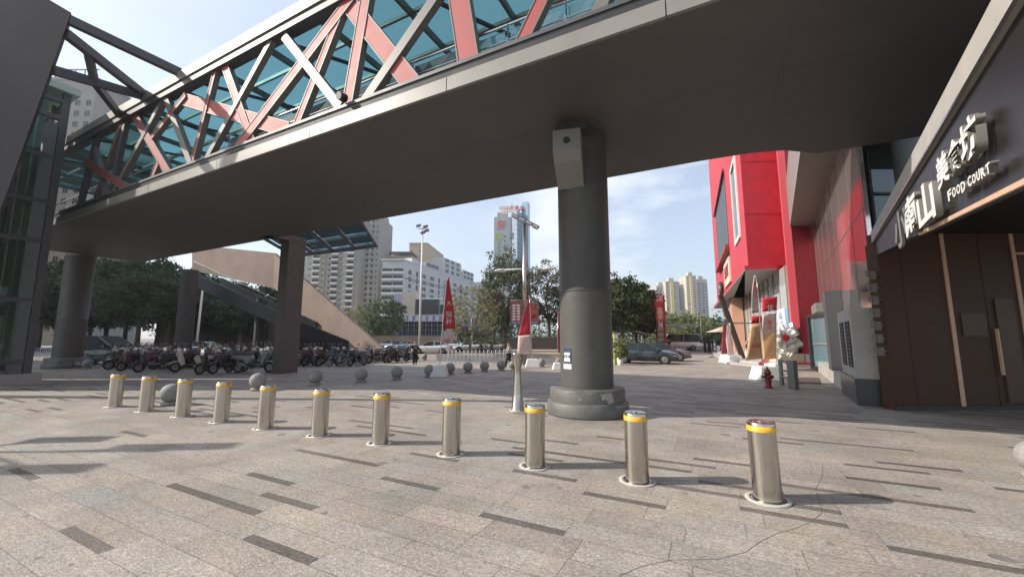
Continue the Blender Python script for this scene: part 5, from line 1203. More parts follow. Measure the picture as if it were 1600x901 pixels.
feather('feather_flag', 'tall red feather flag with white lettering and pale lower part on a white block base', [(687, 568), (689, 535), (691, 515), (694, 480), (698, 440), (701, 432)], [None, .58, .66, .46, .14, .02], Yf, [(0, .26, M_pinkw), (.255, 1, M_bannerred)], base=.80, bh=.55,
        texts=[('补', .36, .36, .55, M_text), ('贴', .46, .32, .55, M_text), ('大', .56, .26, .55, M_text), ('7天', .07, .22, .5, M_bannerred)])
Yf = G(833, 573)[1]
feather('feather_flag', 'red and white feather flag behind the steel lamp pole', [(832, 566), (831, 552), (829, 520), (828, 478), (827, 462)], [None, .95, .80, .25, .03], Yf, [(0, .34, M_pinkw), (.30, 1, M_bannerred)], side=-1, base=.95, bh=.5)
Yf = G(872, 577)[1]
feather('feather_flag', 'pink red flag half hidden by the round column', [(872, 563), (872, 551), (871, 530), (872, 486)], [None, .6, .75, .75], Yf, [(0, 1, M_bannerred)], base=.7, bh=.4)
Y1 = G(1195, 593)[1]
feather('feather_flag', 'tallest feather flag, pale pink curving tip over orange foot, behind the fire hydrant', [(1194, 575), (1191, 560), (1187, 500), (1184, 455), (1181, 430)], [None, .78, .36, .28, .08], Y1, [(0, .31, M_orange), (.27, .42, M_bannerred), (.385, 1, M_pinkw)], side=-1, base=.95, bh=.6,
        texts=[('盛\n大\n开\n业', .72, .20, .5, M_bannerred), ('火锅', .15, .20, .5, M_bannerred)])
Y2 = G(1213, 583)[1]
feather('banner_flag', 'upright banner flag, dark red head, pale middle, orange foot', [(1214, 572), (1213, 560), (1213, 520), (1214, 463)], [None, .72, .80, .80], Y2, [(0, .5, M_orange), (.46, .78, M_pinkw), (.77, 1, M_bannerred)], side=-1, base=.8, bh=.55,
        texts=[('优', .88, .35, .5, M_text), ('惠\n多', .62, .26, .5, M_bannerred)])
Y3 = G(1178, 575)[1]
t = feather('banner_flag', 'short dark red banner between the orange footed flags', [(1200, 565), (1199, 555), (1199, 528), (1200, 492)], [None, .8, .85, .85], G(1190, 578)[1], [(0, .45, M_orange), (.42, .66, M_pinkw), (.65, 1, M_mallred2)], side=-1, base=.7, bh=.4, texts=[('美味', .84, .3, .5, M_text)])
for i, (px, px2, yb, w_) in enumerate([(1137, 1136, 566, .5), (1147, 1142, 568, .45)]):
    feather('feather_flag', ['thin dark red far flag, left of the leaning pair by the mall corner', 'thin pale far flag, right of the leaning pair by the mall corner'][i], [(px, yb - 6), (px, yb - 14), (px2, 530), (px2 - 1, 508), (px2 - 2, 504)], [None, w_, w_ * .8, w_ * .5, .03], G(px, yb)[1], [(0, 1, [M_mallred2, M_pinkw][i])], side=-1, base=1.0, bh=.6)
# leaning dark poster frame and salmon panel at the mall corner
a = V3(G(1165, 566)); t = thing('leaning_frame', 'dark frame leaning against the salmon coloured mall corner', 'frame', (a.x, a.y, 0)); MB().beam(a + V3((-.1, 0, 0)), a + V3((-1.6, 0, 5.2)), .35, .2, up=(0, 1, 0)).build('post', mat('dark_wood', (.06, .04, .03), .6), t); MB().beam(a + V3((-2.0, 0, 3.0)), a + V3((1.6, 0, 3.0)), .1, .1).build('crossbar', M_greyp, t)
# red pylon sign
Yp = 50; p = P(1034, 545, Yp); x = p[0]; zz = lambda py: P(1035, py, Yp)[2]
t = thing('pylon_sign', 'tall narrow red and maroon pylon sign with white characters', 'sign', (x, Yp, 0)); w_ = .62
MB().box(x - w_, x + w_ * .75, Yp, Yp + .5, zz(478), zz(461)).build('top_panel', M_mallred, t)
MB().box(x - w_ * .8, x + w_ * .75, Yp + .02, Yp + .48, zz(500), zz(478.5)).build('middle_panel', mat('orange_red_panel', (.50, .08, .05), .5), t)
MB().box(x - w_ * .8, x + w_ * .75, Yp + .02, Yp + .48, 0, zz(500.5)).build('lower_panel', mat('maroon_panel', (.13, .018, .02), .5), t)
MB().box(x + w_ * .78, x + w_ * 1.05, Yp - .02, Yp + .5, 0, zz(461)).build('edge_post', M_mallred2, t)
for k in range(4): MB().box(x - w_ * .6, x + w_ * .5, Yp - .01, Yp + .018, zz(541 - k * 8), zz(535 - k * 8)).build('shop_tile', M_greyp, t)
text_obj('sign_lettering', '南', .9, .01, M_text, plane_mat((x, Yp - .02, zz(467)), (1, 0, 0), (0, 0, 1)), t)
for k, ch in enumerate('购物中心城'): text_obj('sign_lettering', ch, .62, .01, M_text, plane_mat((x, Yp + .0, zz(484 + k * 6)), (1, 0, 0), (0, 0, 1)), t)
# ------------------------------------------------------------------ HYDRANT, BARRIER, MAT
p = G(1201, 606); t = thing('fire_hydrant', 'dark red fire hydrant on the plaza in front of the white flag bases', 'hydrant', p)
MB().lathe([(.15, 0), (.15, .05), (.105, .06), (.10, .50), (.13, .52), (.13, .57), (.11, .58), (.10, .66), (.04, .72), (0, .73)], p, 20).build('barrel', M_hydr, t)
MB().tube([(p[0], p[1], .71), (p[0], p[1], .79)], .03, 6).build('valve_nut', M_hydr, t)
for dx, dy, r_ in ((-.2, 0, .055), (.2, 0, .055), (0, -.21, .075)): MB().tube([(p[0], p[1], .42), (p[0] + dx * .85, p[1] + dy * .85, .42)], r_ * .8, 12).tube([(p[0] + dx * .85, p[1] + dy * .85, .42), (p[0] + dx, p[1] + dy, .42)], r_, 12).build('outlet', M_hydr, t)
a, b = V3(G(1244, 608)), V3(G(1222, 590)); t = thing('metal_barrier', 'grey steel barrier post with horizontal rails beside the hydrant', 'barrier', tuple(a))
MB().obox(a + V3((-.08, 0, .52)), (.11, .05, 0), (-.05, .11, 0), (0, 0, .52)).build('post', M_greyp, t, bevel=.01)
for z in (.35, .6, .95): MB().beam(a + V3((-.12, .05, z)), a + V3((.40, 1.3, z)), .05, .07).build('rail', M_greysteel, t)
MB().obox(a + V3((.40, 1.35, .5)), (.05, .02, 0), (-.02, .05, 0), (0, 0, .5)).build('post', M_greyp, t)
m_ = MB().prism([G(1246, 599)[:2], G(1284, 600)[:2], G(1280, 590)[:2], G(1247, 590)[:2]], .002, .016).build('door_mat', mat('brown_mat', (.10, .065, .05), .95, var=.2, vs=30)); tag(m_, 'brown rectangular mat lying on the paving right of the barrier', 'mat')
# white crumpled display with red heart on the platform
a = V3(G(1231, 577)); t = thing('crumpled_display', 'white crumpled display mass with a small red heart standing on the red platform', 'display', (a.x, a.y, .42))
rg = np.random.default_rng(2); m = MB()
for i in range(34):
    c_ = a + V3((rg.uniform(-.75, .7), rg.uniform(-.25, .3), .5 + rg.uniform(.25, 2.0)))
    ax_ = V3(rg.normal(0, 1, 3)).normalized(); ay_ = ax_.orthogonal().normalized(); az_ = ax_.cross(ay_); m.obox(c_, ax_ * rg.uniform(.2, .42), ay_ * rg.uniform(.14, .32), az_ * rg.uniform(.04, .14))
m.build('crumpled_sheets', M_white, t)
MB().box(a.x - .8, a.x + .8, a.y - .35, a.y + .4, .424, .95).build('plinth', M_cream, t)
MB().lathe([(0, .05), (.16, .04), (.2, 0)], (0, 0, 0), 14, sx=1.1).build('heart', M_bannerred, t)
hh = [c for c in bpy.data.objects if c.parent == t and c.name.startswith('heart')][0]; hh.data.transform(Matrix.Translation((-.25, -.46, 1.45)) @ Matrix.Rotation(R(90), 4, 'X') @ Matrix.Translation((a.x, a.y, .42)))
for k_, (dx, hgt) in enumerate([(1.2, .5), (2.0, .4)]):
    MB().box(a.x + dx - .3, a.x + dx + .3, a.y - .3, a.y + .3, .424, .424 + hgt).build('plinth', M_white, t)
# ------------------------------------------------------------------ THIN WHITE POSTS AT THE KERB
for i in range(15):
    px = 690 + i * 8.2; p = G(px, 562 - .15 * i) if i else G(px, 562)
    p = G(700 + i * 6.2, 567); x, y = p[0], p[1]
    m = MB().tube([(x, y, 0), (x, y, .95)], .026, 6).tube([(x, y, .80), (x, y, .88)], .030, 6)
    if i == 0: th0 = m.build('kerb_post', M_white); tag(th0, 'slim pale kerb post, first from the left in the row before the street', 'post', 'row of slim kerb posts')
    else: o = th0.copy(); COL.objects.link(o); o.location = (x, y, 0); o['label'] = 'slim pale kerb post, %s from the left in the row before the street' % ['', 'second', 'third', 'fourth', 'fifth', 'sixth', 'seventh', 'eighth', 'ninth', 'tenth', 'eleventh', 'twelfth', 'thirteenth', 'fourteenth', 'rightmost and fifteenth'][i]
# post with chain head near steps
# ------------------------------------------------------------------ CARS
def car_paint(name, col, met=.3): 
    m = mat(name, col, .28, metal=met, coat=1.0, var=.04, vs=1); return m
def make_car(name, L, body, cabin, paint, wheelx, hw=.92, wr=.34, roofz=None):
    """body/cabin: stations (x, z_low, z_top, halfwidth)"""
    t = thing(name, '', 'car', (0, 0, 0))
    m = MB(); n = len(body); vs_ = []
    ring = lambda x, zl, zt, w_: [(x, -w_ * .86, zl), (x, -w_, zl + (zt - zl) * .28), (x, -w_ * 1.0, zl + (zt - zl) * .62), (x, -w_ * .93, zt - .05), (x, -w_ * .80, zt), (x, 0, zt + .025), (x, w_ * .80, zt), (x, w_ * .93, zt - .05), (x, w_, zl + (zt - zl) * .62), (x, w_, zl + (zt - zl) * .28), (x, w_ * .86, zl)]
    for s_ in body: vs_ += ring(*s_)
    k = 11; fs_ = [(i * k + j, i * k + (j + 1) % k, (i + 1) * k + (j + 1) % k, (i + 1) * k + j) for i in range(n - 1) for j in range(k)] + [tuple(range(k))[::-1], tuple(range((n - 1) * k, n * k))]
    m.add(vs_, fs_, 0, True); b_ = m.build('body', paint, t)
    m = MB(); vs_ = []
    for (x, zl, zt, w0, w1) in cabin: vs_ += [(x, -w0, zl), (x, -w1, zt), (x, w1, zt), (x, w0, zl)]
    n = len(cabin); fs_ = [(i * 4 + j, i * 4 + (j + 1) % 4, (i + 1) * 4 + (j + 1) % 4, (i + 1) * 4 + j) for i in range(n - 1) for j in range(4)] + [(3, 2, 1, 0), tuple((n - 1) * 4 + q for q in range(4))]
    m.add(vs_, fs_); m.build('window_glass', M_dkwin, t)
    m = MB()
    for i in range(1, n - 2):
        (xa, _, za, _, wa), (xb, _, zb, _, wb) = cabin[i], cabin[i + 1]
        m.extr([(xa, -wa * 1.03, za), (xb, -wb * 1.03, zb), (xb, wb * 1.03, zb), (xa, wa * 1.03, za)], (0, 0, .035))
    m.build('roof', paint, t, bevel=.015)
    m = MB()
    for sg in (-1, 1):
        for i in (0, n - 2): 
            (xa, zla, za, w0a, wa), (xb, zlb, zb, w0b, wb) = cabin[i], cabin[i + 1]
            m.beam((xa, sg * wa * 1.01, za + .01), (xb, sg * wb * 1.01, zb + .01), .05, .04)
        xm = (cabin[1][0] + cabin[-2][0]) / 2; zb_, zt_ = cabin[1][1], cabin[1][2]; m.beam((xm, sg * cabin[1][3] * 1.01, zb_ - .05), (xm, sg * cabin[1][4] * 1.01, zt_ - .0), .06, .03)
    m.build('pillars', paint, t)
    for wx in wheelx:
        for sg in (-1, 1):
            y0 = sg * (hw - .19); y1 = sg * (hw + .015)
            wl = MB().tube([(wx, y0, wr), (wx, y1, wr)], wr, 24).build('wheel', M_rubber, t)
            r_ = MB().tube([(wx, y1 - sg * .01, wr), (wx, y1 + sg * .008, wr)], wr * .66, 18)
            r_.build('rim', M_greyp, wl)
            sp_ = MB()
            for q in range(5):
                a = q * 2 * math.pi / 5; sp_.beam((wx, y1 + sg * .012, wr), (wx + wr * .62 * math.cos(a), y1 + sg * .012, wr + wr * .62 * math.sin(a)), .05, .02)
            sp_.build('spokes', M_rail, wl)
            MB().lathe([(0, 0), (.01, 0)], (0, 0, 0), 4)
            MB().torus((wx, sg * (hw - .02), wr + .02), (0, 1, 0), wr + .035, .03, 22, 6).build('wheel_arch', M_black, t)
    xf, xr = body[-1][0], body[0][0]; zf = body[-1][2]
    for sg in (-1, 1):
        MB().obox((xf - .16, sg * hw * .66, zf - .06), (.10, sg * -.04, 0), (0.03, .17, 0), (0, 0, .06)).build('headlight', M_white, t)
        MB().obox((xr + .05, sg * hw * .64, body[0][2] - .12), (.08, 0, 0), (0, .18, 0), (0, 0, .06)).build('tail_light', M_mallred2, t)
        MB().obox((cabin[-1][0] - .25, sg * (hw + .07), cabin[-1][1] + .1), (.09, 0, 0), (0, .08, 0), (0, 0, .06)).build('mirror', paint, t)
    MB().box(xf - .04, xf + .015, -hw * .62, hw * .62, .30, .48).build('grille', M_black, t)
    MB().box(xf - .0, xf + .025, -.26, .26, .40, .50).build('number_plate', mat('plate_green', (.35, .55, .42), .5), t)
    return t
sed_b = [(-2.35, .38, .88, .74), (-2.2, .28, 1.0, .86), (-1.6, .20, 1.04, .92), (0, .18, .97, .92), (1.1, .18, .95, .92), (1.85, .22, .84, .88), (2.25, .28, .74, .82), (2.38, .34, .64, .70)]
sed_c = [(-2.0, .98, 1.0, .76, .72), (-1.0, .96, 1.42, .80, .60), (.25, .94, 1.46, .82, .60), (1.25, .92, .96, .80, .74)]
suv_b = [(-2.3, .40, 1.0, .82), (-2.2, .30, 1.08, .90), (-1.6, .24, 1.1, .94), (0, .22, 1.08, .94), (1.1, .22, 1.08, .94), (1.9, .26, 1.02, .90), (2.3, .34, .9, .82)]
suv_c = [(-2.2, 1.06, 1.2, .82, .76), (-1.9, 1.05, 1.72, .84, .70), (.3, 1.05, 1.76, .86, .70), (1.3, 1.05, 1.1, .84, .78)]
van_b = [(-2.95, .4, 1.25, .92), (-2.9, .3, 1.3, .98), (-1.6, .3, 1.3, 1.0), (1.5, .3, 1.3, 1.0), (2.5, .34, 1.2, .98), (2.95, .4, .95, .9)]
van_c = [(-2.92, 1.27, 2.1, .93, .86), (-2.8, 1.27, 2.45, .95, .86), (1.6, 1.27, 2.5, .96, .86), (2.55, 1.15, 1.3, .94, .9)]
P_grey = car_paint('grey_blue_car_paint', (.06, .075, .085), .6); P_mar = car_paint('mauve_car_paint', (.16, .11, .12), .5); P_wh = car_paint('white_car_paint', (.68, .68, .68), 0); P_bk = car_paint('black_car_paint', (.012, .013, .016), .3); P_sil = car_paint('silver_blue_car_paint', (.34, .38, .43), .5)
def putcar(c, px, py, hd, lab, Y=None, z=0):
    p = G(px, py) if Y is None else (XP(px, Y), Y, 0); place(c, (p[0], p[1], z), R(hd), 1, lab)
c = make_car('parked_car', 4.8, sed_b, sed_c, P_grey, (-1.42, 1.45)); putcar(c, 1008, 567, -25, 'dark grey blue sedan parked at the plaza edge facing right', None)
c = make_car('parked_car', 4.8, sed_b, sed_c, P_mar, (-1.42, 1.45)); putcar(c, 1030, 567, -22, 'mauve grey sedan parked behind the dark grey one', 33.5)
cw = make_car('white_car', 4.7, sed_b, sed_c, P_wh, (-1.42, 1.45)); putcar(cw, 676, 558, 178, 'white sedan on the street between the floodlight mast and the flag', 48.5)
for px, Y, hd, lab in ((735, 56, 180, 'white sedan behind the slim kerb posts on the street'), (772, 60, 0, 'white sedan further right partly behind the walking man'), (705, 66, 180, 'small white car beyond the flag in the far lane')):
    o = copy_tree(cw); putcar(o, px, 0, hd, lab, Y)
c = make_car('suv', 4.6, suv_b, suv_c, P_wh, (-1.4, 1.42), .94, .36); putcar(c, 1092, 0, 180, 'white hatchback on the street right of the minibus', 66)
cv = make_car('minibus', 5.9, van_b, van_c, P_wh, (-1.9, 1.95), 1.0, .36); putcar(cv, 1060, 0, 168, 'white minibus with dark windows on the street behind the pylon', 64)
c = make_car('black_van', 4.6, suv_b, suv_c, P_bk, (-1.4, 1.42), .94, .36); p = (XP(150, 29), 29); place(c, (p[0] + .6, p[1], 0), 0, 1.12, 'black people carrier parked behind the big dark column')
for ch in kids(c):
    if ch.name.startswith('window_glass'): ch.data.materials[0] = M_darkbox
c = copy_tree(cw); 
for ch in kids(c):
    if ch.name.startswith(('body', 'roof', 'pillars', 'mirror')): ch.data = ch.data.copy(); ch.data.materials[0] = P_sil
putcar(c, 322, 0, 0, 'silver blue sedan behind the white pole and the scooter rows', 44)
# parked cars further left on street
for px, Y, lab in ((628, 60, 'silver car on the street left of the floodlight mast'), (610, 70, 'pale car in the far lane above the stair foot')):
    o = copy_tree(c); putcar(o, px, 0, 180, lab, Y)
# white canopy tent behind the sedans
p = (XP(986, 52), 52); t = thing('white_tent', 'white peaked canopy tent behind the dark grey sedan', 'tent', (p[0], p[1], 0)); x, y = p
m = MB(); k = 12; vs_ = []
for i in range(k + 1):
    u = i / k * 2 - 1
    for v in (-1, 0, 1): vs_.append((x + u * 2.6, y + v * 1.8, 2.1 + (.85 * (1 - abs(u) ** 1.6)) * (1 - .35 * abs(v))))
fs_ = [(i * 3 + j, i * 3 + j + 1, i * 3 + j + 4, i * 3 + j + 3) for i in range(k) for j in range(2)]; m.add(vs_, fs_, 0, True); o = m.build('roof_sheet', M_white, t); o.modifiers.new('thickness', 'SOLIDIFY').thickness = .04
for sx_ in (-1, 1):
    for sy_ in (-1, 1): MB().tube([(x + sx_ * 2.4, y + sy_ * 1.6, 0), (x + sx_ * 2.4, y + sy_ * 1.6, 2.35)], .035, 6).build('leg', M_rail, t)
# small poster column & planter pot next to the big column
p = G(969, 570); t = thing('potted_shrub', 'leafy shrub in a white pot beside the round column', 'potted plant', p)
MB().lathe([(.16, 0), (.22, .5), (.19, .5), (.17, .4), (0, .4)], p, 16).build('pot', M_white, t)
me, cs = crown_mesh(71, .6, .6, .8, 60, 24, .07); me.materials.append(L_light); o = bpy.data.objects.new('leaves', me); COL.objects.link(o); o.parent = t; o.location = (0, 0, 1.1)
p = G(963, 568); t = thing('yellow_sign_stand', 'narrow yellow green sign stand just right of the round column', 'sign', p); MB().box(p[0] - .15, p[0] + .15, p[1] - .1, p[1] + .1, 0, 2.2).build('panel', mat('yellow_green_panel', (.45, .52, .10), .5), t); MB().box(p[0] - .12, p[0] + .12, p[1] - .12, p[1] - .102, 1.4, 2.1).build('label_panel', M_white, t)
# street side kiosk, awning, bus shelter
x = XP(1050, 84); t = thing('bus_shelter', 'long low shelter roof beyond the white minibus', 'shelter', (x, 84, 0)); MB().box(x - 5.5, x + 5.5, 83, 86, 4.4, 4.8).build('roof', M_greyp, t)
for k in range(4): MB().box(x - 5 + k * 3.3, x - 4.85 + k * 3.3, 84, 84.15, 0, 4.4).build('post', M_greyp, t)
x = XP(1131, 70); t = thing('market_umbrella', 'tan square umbrella by the thin far flags', 'umbrella', (x, 70, 0)); MB().add([(x - 2.2, 68, 2.9), (x + 2.2, 68, 2.9), (x + 2.2, 72, 2.9), (x - 2.2, 72, 2.9), (x, 70, 3.9)], [(0, 1, 4), (1, 2, 4), (2, 3, 4), (3, 0, 4), (3, 2, 1, 0)]).build('cover', M_tan, t); MB().tube([(x, 70, 0), (x, 70, 3.8)], .05, 6).build('pole', M_greyp, t)
for i, px in enumerate((1104, 1111, 1118, 1125)):
    x = XP(px, 50); m = MB().tube([(x, 50, 0.0), (x, 50, 1.1)], .09, 8).tube([(x, 50, 1.1), (x, 50, 1.2)], [.11, .05], 8).build('kerb_bollard', M_greyp); tag(m, 'short grey kerb bollard by the far street, %s of four' % ['leftmost', 'second from the left', 'third from the left', 'rightmost'][i], 'bollard', 'short grey kerb bollards')
x = XP(1108, 51); m = MB().box(x - .5, x + .5, 51, 51.6, 0.0, 1.9).box(x - .55, x + .55, 50.95, 51.65, 1.9, 2.0).build('street_cabinet', M_black); tag(m, 'black street cabinet beside the thin grey pole', 'cabinet')
# fence rails at the far left street
t = thing('railing', 'low metal railing beside the lift tower plinth', 'railing', (XP(55, 30), 30, 0)); x0 = XP(40, 30); x1 = XP(82, 30)
MB().tube([(x0, 30, 1.1), (x1, 30, 1.1)], .03, 6).tube([(x0, 30, .2), (x1, 30, .2)], .02, 6).build('rail', M_rail, t)
m = MB()
for k in range(14): m.tube([(x0 + (x1 - x0) * k / 13, 30, .0), (x0 + (x1 - x0) * k / 13, 30, 1.1)], .014, 5)
m.build('bars', M_rail, t)
# ------------------------------------------------------------------ SCOOTERS AND BICYCLES
def make_scooter(name, paint, seatm):
    t = thing(name, '', 'scooter', (0, 0, 0))
    for wx in (-.62, .62):
        wl = MB().torus((wx, 0, .23), (0, 1, 0), .185, .048, 20, 8).build('wheel', M_rubber, t); MB().tube([(wx, -.03, .23), (wx, .03, .23)], .12, 12).build('rim', M_greyp, wl)
    MB().extr([(-.30, -.13, .30), (.28, -.13, .26), (.30, -.13, .33), (-.30, -.13, .38)], (0, .26, 0)).build('floorboard', M_black, t, bevel=.02)
    prof = [(-.92, .62), (-.84, .70), (-.55, .755), (-.10, .72), (-.04, .60), (-.16, .36), (-.30, .36), (-.42, .52), (-.70, .55)]
    MB().extr([(x, -.14, z) for x, z in prof], (0, .28, 0)).build('rear_body', paint, t, bevel=.05)
    MB().extr([(x, -.125, z) for x, z in [(-.80, .76), (-.76, .83), (-.35, .82), (-.06, .80), (-.04, .75), (-.40, .76)]], (0, .25, 0)).build('seat', seatm, t, bevel=.03)
    MB().extr([(x, -.17, z) for x, z in [(.30, .32), (.40, .30), (.60, .80), (.55, .95), (.47, .96), (.44, .80)]], (0, .34, 0)).build('front_shield', paint, t, bevel=.04)
    MB().extr([(x, -.07, z) for x, z in [(.38, .40), (.50, .50), (.68, .49), (.84, .38), (.86, .33), (.66, .44), (.48, .43)]], (0, .14, 0)).build('mudguard', paint, t, bevel=.02)
    MB().tube([(.62, .06, .23), (.50, .05, .7), (.44, 0, 1.02)], .022, 6).build('fork', M_greyp, t)
    MB().tube([(.34, -.33, 1.06), (.46, -.14, 1.03), (.46, .14, 1.03), (.34, .33, 1.06)], .017, 6).build('handlebar', M_black, t)
    MB().obox((-.42, .0, .34), (.22, 0, -.05), (0, .07, 0), (.02, 0, .06)).tube([(-.62, -.09, .23), (-.60, -.09, .62)], .025, 6).tube([(-.62, .09, .23), (-.60, .09, .62)], .025, 6).build('swingarm', M_greyp, t)
    MB().tube([(-.62 + .27 * math.cos(a), 0, .23 + .27 * math.sin(a)) for a in np.linspace(.6, 2.9, 9)], .045, 6).build('mudguard', M_black, t)
    MB().obox((.50, 0, .99), (.08, 0, 0), (0, .10, 0), (0, 0, .08)).build('headlamp', M_rail, t)
    for s_ in (-1, 1): 
        mr = MB().tube([(.42, s_ * .24, 1.04), (.38, s_ * .30, 1.22)], .007, 4).obox((.38, s_ * .33, 1.25), (.01, 0, 0), (0, .06, 0), (0, 0, .04)).build('mirror', M_greyp, t)
    MB().tube([(-.15, .12, .3), (-.22, .2, .02)], .012, 5).build('kickstand', M_greyp, t)
    MB().obox((-.90, 0, .60), (.03, 0, 0), (0, .08, 0), (0, 0, .04)).build('tail_light', M_mallred2, t)
    return t
def make_bike(name, paint):
    t = thing(name, '', 'bicycle', (0, 0, 0))
    for wx in (-.52, .52):
        wl = MB().torus((wx, 0, .32), (0, 1, 0), .30, .018, 26, 6).build('wheel', M_rubber, t)
        s_ = MB().tube([(wx, -.04, .32), (wx, .04, .32)], .03, 8)
        for k in range(9): a = k * 2 * math.pi / 9; s_.beam((wx, 0, .32), (wx + .29 * math.cos(a), 0, .32 + .29 * math.sin(a)), .005, .005)
        s_.build('spokes', M_rail, wl)
        MB().tube([(wx + .33 * math.cos(a), 0, .32 + .33 * math.sin(a)) for a in np.linspace(.5, 2.8, 10)], .016, 5).build('mudguard', M_greyp, t)
    MB().tube([(-.52, 0, .32), (-.10, 0, .30), (.36, 0, .66)], .022, 6).tube([(-.52, 0, .32), (-.20, 0, .72), (-.10, 0, .30)], .017, 6).tube([(-.20, 0, .66), (.36, 0, .66)], .018, 6).tube([(.52, 0, .32), (.38, 0, .62), (.33, 0, .98)], .018, 6).build('frame', paint, t)
    MB().tube([(.22, -.27, 1.0), (.33, -.12, .98), (.33, .12, .98), (.22, .27, 1.0)], .013, 6).build('handlebar', M_black, t)
    MB().tube([(-.20, 0, .66), (-.23, 0, .86)], .014, 6).build('seat_post', M_rail, t)
    MB().extr([(-.36, -.09, .86), (-.36, .09, .86), (-.10, .03, .88), (-.06, 0, .88), (-.10, -.03, .88)], (0, 0, .05)).build('saddle', M_black, t, bevel=.01)
    b_ = MB()
    for z in (.66, .76, .86): b_.beam((.46, -.15, z), (.46, .15, z), .008, .008).beam((.74, -.15, z), (.74, .15, z), .008, .008).beam((.46, -.15, z), (.74, -.15, z), .008, .008).beam((.46, .15, z), (.74, .15, z), .008, .008)
    for u in np.linspace(.46, .74, 5): b_.beam((u, -.15, .66), (u, -.15, .86), .005, .005).beam((u, .15, .66), (u, .15, .86), .005, .005)
    for u in np.linspace(-.15, .15, 5): b_.beam((.74, u, .66), (.74, u, .86), .005, .005)
    b_.build('basket', M_greyp, t)
    MB().tube([(-.10, -.06, .30), (-.10, .06, .30)], .09, 12).build('chainwheel', M_greyp, t)
    return t
P_s1 = mat('scooter_dark_paint', (.03, .03, .035), .35, coat=.6, var=.1, vs=3); P_s2 = mat('scooter_cream_paint', (.56, .54, .45), .35, coat=.6); P_s3 = mat('scooter_grey_paint', (.22, .22, .23), .35, coat=.6); P_s4 = mat('scooter_maroon_paint', (.12, .03, .035), .35, coat=.6); P_b1 = mat('bike_blue_paint', (.10, .22, .34), .4); P_b2 = mat('bike_pale_paint', (.40, .46, .44), .4)
SC = {'k': make_scooter('electric_scooter', P_s1, M_black), 'g': make_scooter('electric_scooter', P_s3, M_black), 'm': make_scooter('electric_scooter', P_s4, M_black), 'c': make_scooter('electric_scooter', P_s2, M_black)}
BK = {'b': make_bike('bicycle', P_b1), 'p': make_bike('bicycle', P_b2)}
used = set()
ORDW = ['first', 'second', 'third', 'fourth', 'fifth', 'sixth', 'seventh', 'eighth', 'ninth', 'tenth', 'eleventh', 'twelfth', 'thirteenth', 'fourteenth', 'fifteenth', 'sixteenth', 'seventeenth', 'eighteenth', 'nineteenth', 'twentieth']
KW = {'k': 'black electric scooter', 'g': 'grey electric scooter', 'm': 'maroon electric scooter', 'c': 'cream electric scooter', 'b': 'blue bicycle with basket', 'p': 'pale bicycle with basket'}
GL = {'k': 'black electric scooter in the packed rows under the footbridge', 'g': 'grey electric scooter in the packed rows under the footbridge', 'm': 'maroon electric scooter in the packed rows under the footbridge', 'c': 'cream electric scooter in the packed rows under the footbridge',
      'b': 'blue shared bicycle in the tight row beside the stair parapet', 'p': 'pale shared bicycle in the tight row beside the stair parapet'}
GR = {'k': 'black scooters in the packed rows', 'g': 'grey scooters in the packed rows', 'm': 'maroon scooters in the packed rows', 'c': 'cream scooters in the packed rows', 'b': 'blue bicycles by the stairs', 'p': 'pale bicycles by the stairs'}
def park(kind, px, py, hd, lab=None, sc_=1.0):
    src = SC.get(kind) or BK[kind]
    o = src if kind not in used else copy_tree(src); used.add(kind); p = G(px, py)
    place(o, (p[0], p[1], 0), R(hd), sc_, lab or GL[kind])
    if 'group' in o: del o['group']
    o['group'] = GR[kind]
    return o
rp = random.Random(12)
park('c', 300, 581, 200, 'cream white electric scooter facing left at the front of the packed rows', 1.25)
park('g', 396, 582, 5, 'grey and white electric scooter seen side on next to the flat pier', 1.3)
park('k', 335, 583, 250, 'dark scooter second from the cream one in the front row', 1.2)
park('k', 357, 582, 240, 'dark scooter with grey mudguard left of the side-on grey one', 1.2)
park('k', 243, 580, 240, 'dark scooter left of the cream one in the front row', 1.2)
park('m', 215, 578, 245, 'maroon scooter near the left end of the front row', 1.2)
park('k', 196, 576, 235, 'black scooter at the left end of the front row', 1.2)
park('b', 137, 575, 10, 'lone bicycle right of the big dark column plinth', 1.0)
for row, (y, x0, x1, st_) in enumerate([(574, 200, 418, 15), (569, 192, 414, 13.5), (565, 196, 412, 12.5)]):
    px = x0; n_ = 0
    while px < x1:
        kk_ = rp.choice('kkkkgmcg' if row else 'kkkgm')
        park(kk_, px + rp.uniform(-2, 2), y + rp.uniform(-1, 1), rp.choice([240, 60]) + rp.uniform(-14, 14), '%s, %s from left in the %s row left of the flat pier' % (KW[kk_], ORDW[n_], ['second', 'third', 'rear'][row]), 1.15 + rp.uniform(-.06, .08)); px += st_ * rp.uniform(.85, 1.2); n_ += 1
for row, (y, x0, x1, st_) in enumerate([(571.5, 450, 560, 13), (567, 452, 578, 11)]):
    px = x0; n_ = 0
    while px < x1:
        kk_ = rp.choice('kkkg') if px < 490 else rp.choice('bpbpk'); park(kk_, px + rp.uniform(-2, 2), y + rp.uniform(-.6, .6), rp.choice([245, 65]) + rp.uniform(-12, 12), '%s, %s from the pier in the %s row by the staircase' % (KW[kk_], ORDW[n_], ['front', 'rear'][row]), 1.15); px += st_ * rp.uniform(.8, 1.15); n_ += 1
for n_, (px, y, kk_) in enumerate(((592, 567, 'k'), (612, 566, 'k'), (622, 565, 'k'), (634, 564.5, 'g'), (604, 563.5, 'k'), (626, 562, 'k'))):
    park(kk_, px, y, rp.choice([200, 20, 60]) + rp.uniform(-15, 15), '%s, %s of the loose cluster at the stair foot' % (KW[kk_], ['leftmost front', 'middle front', 'second from the right front', 'rightmost', 'left rear', 'right rear'][n_]), 1.2)
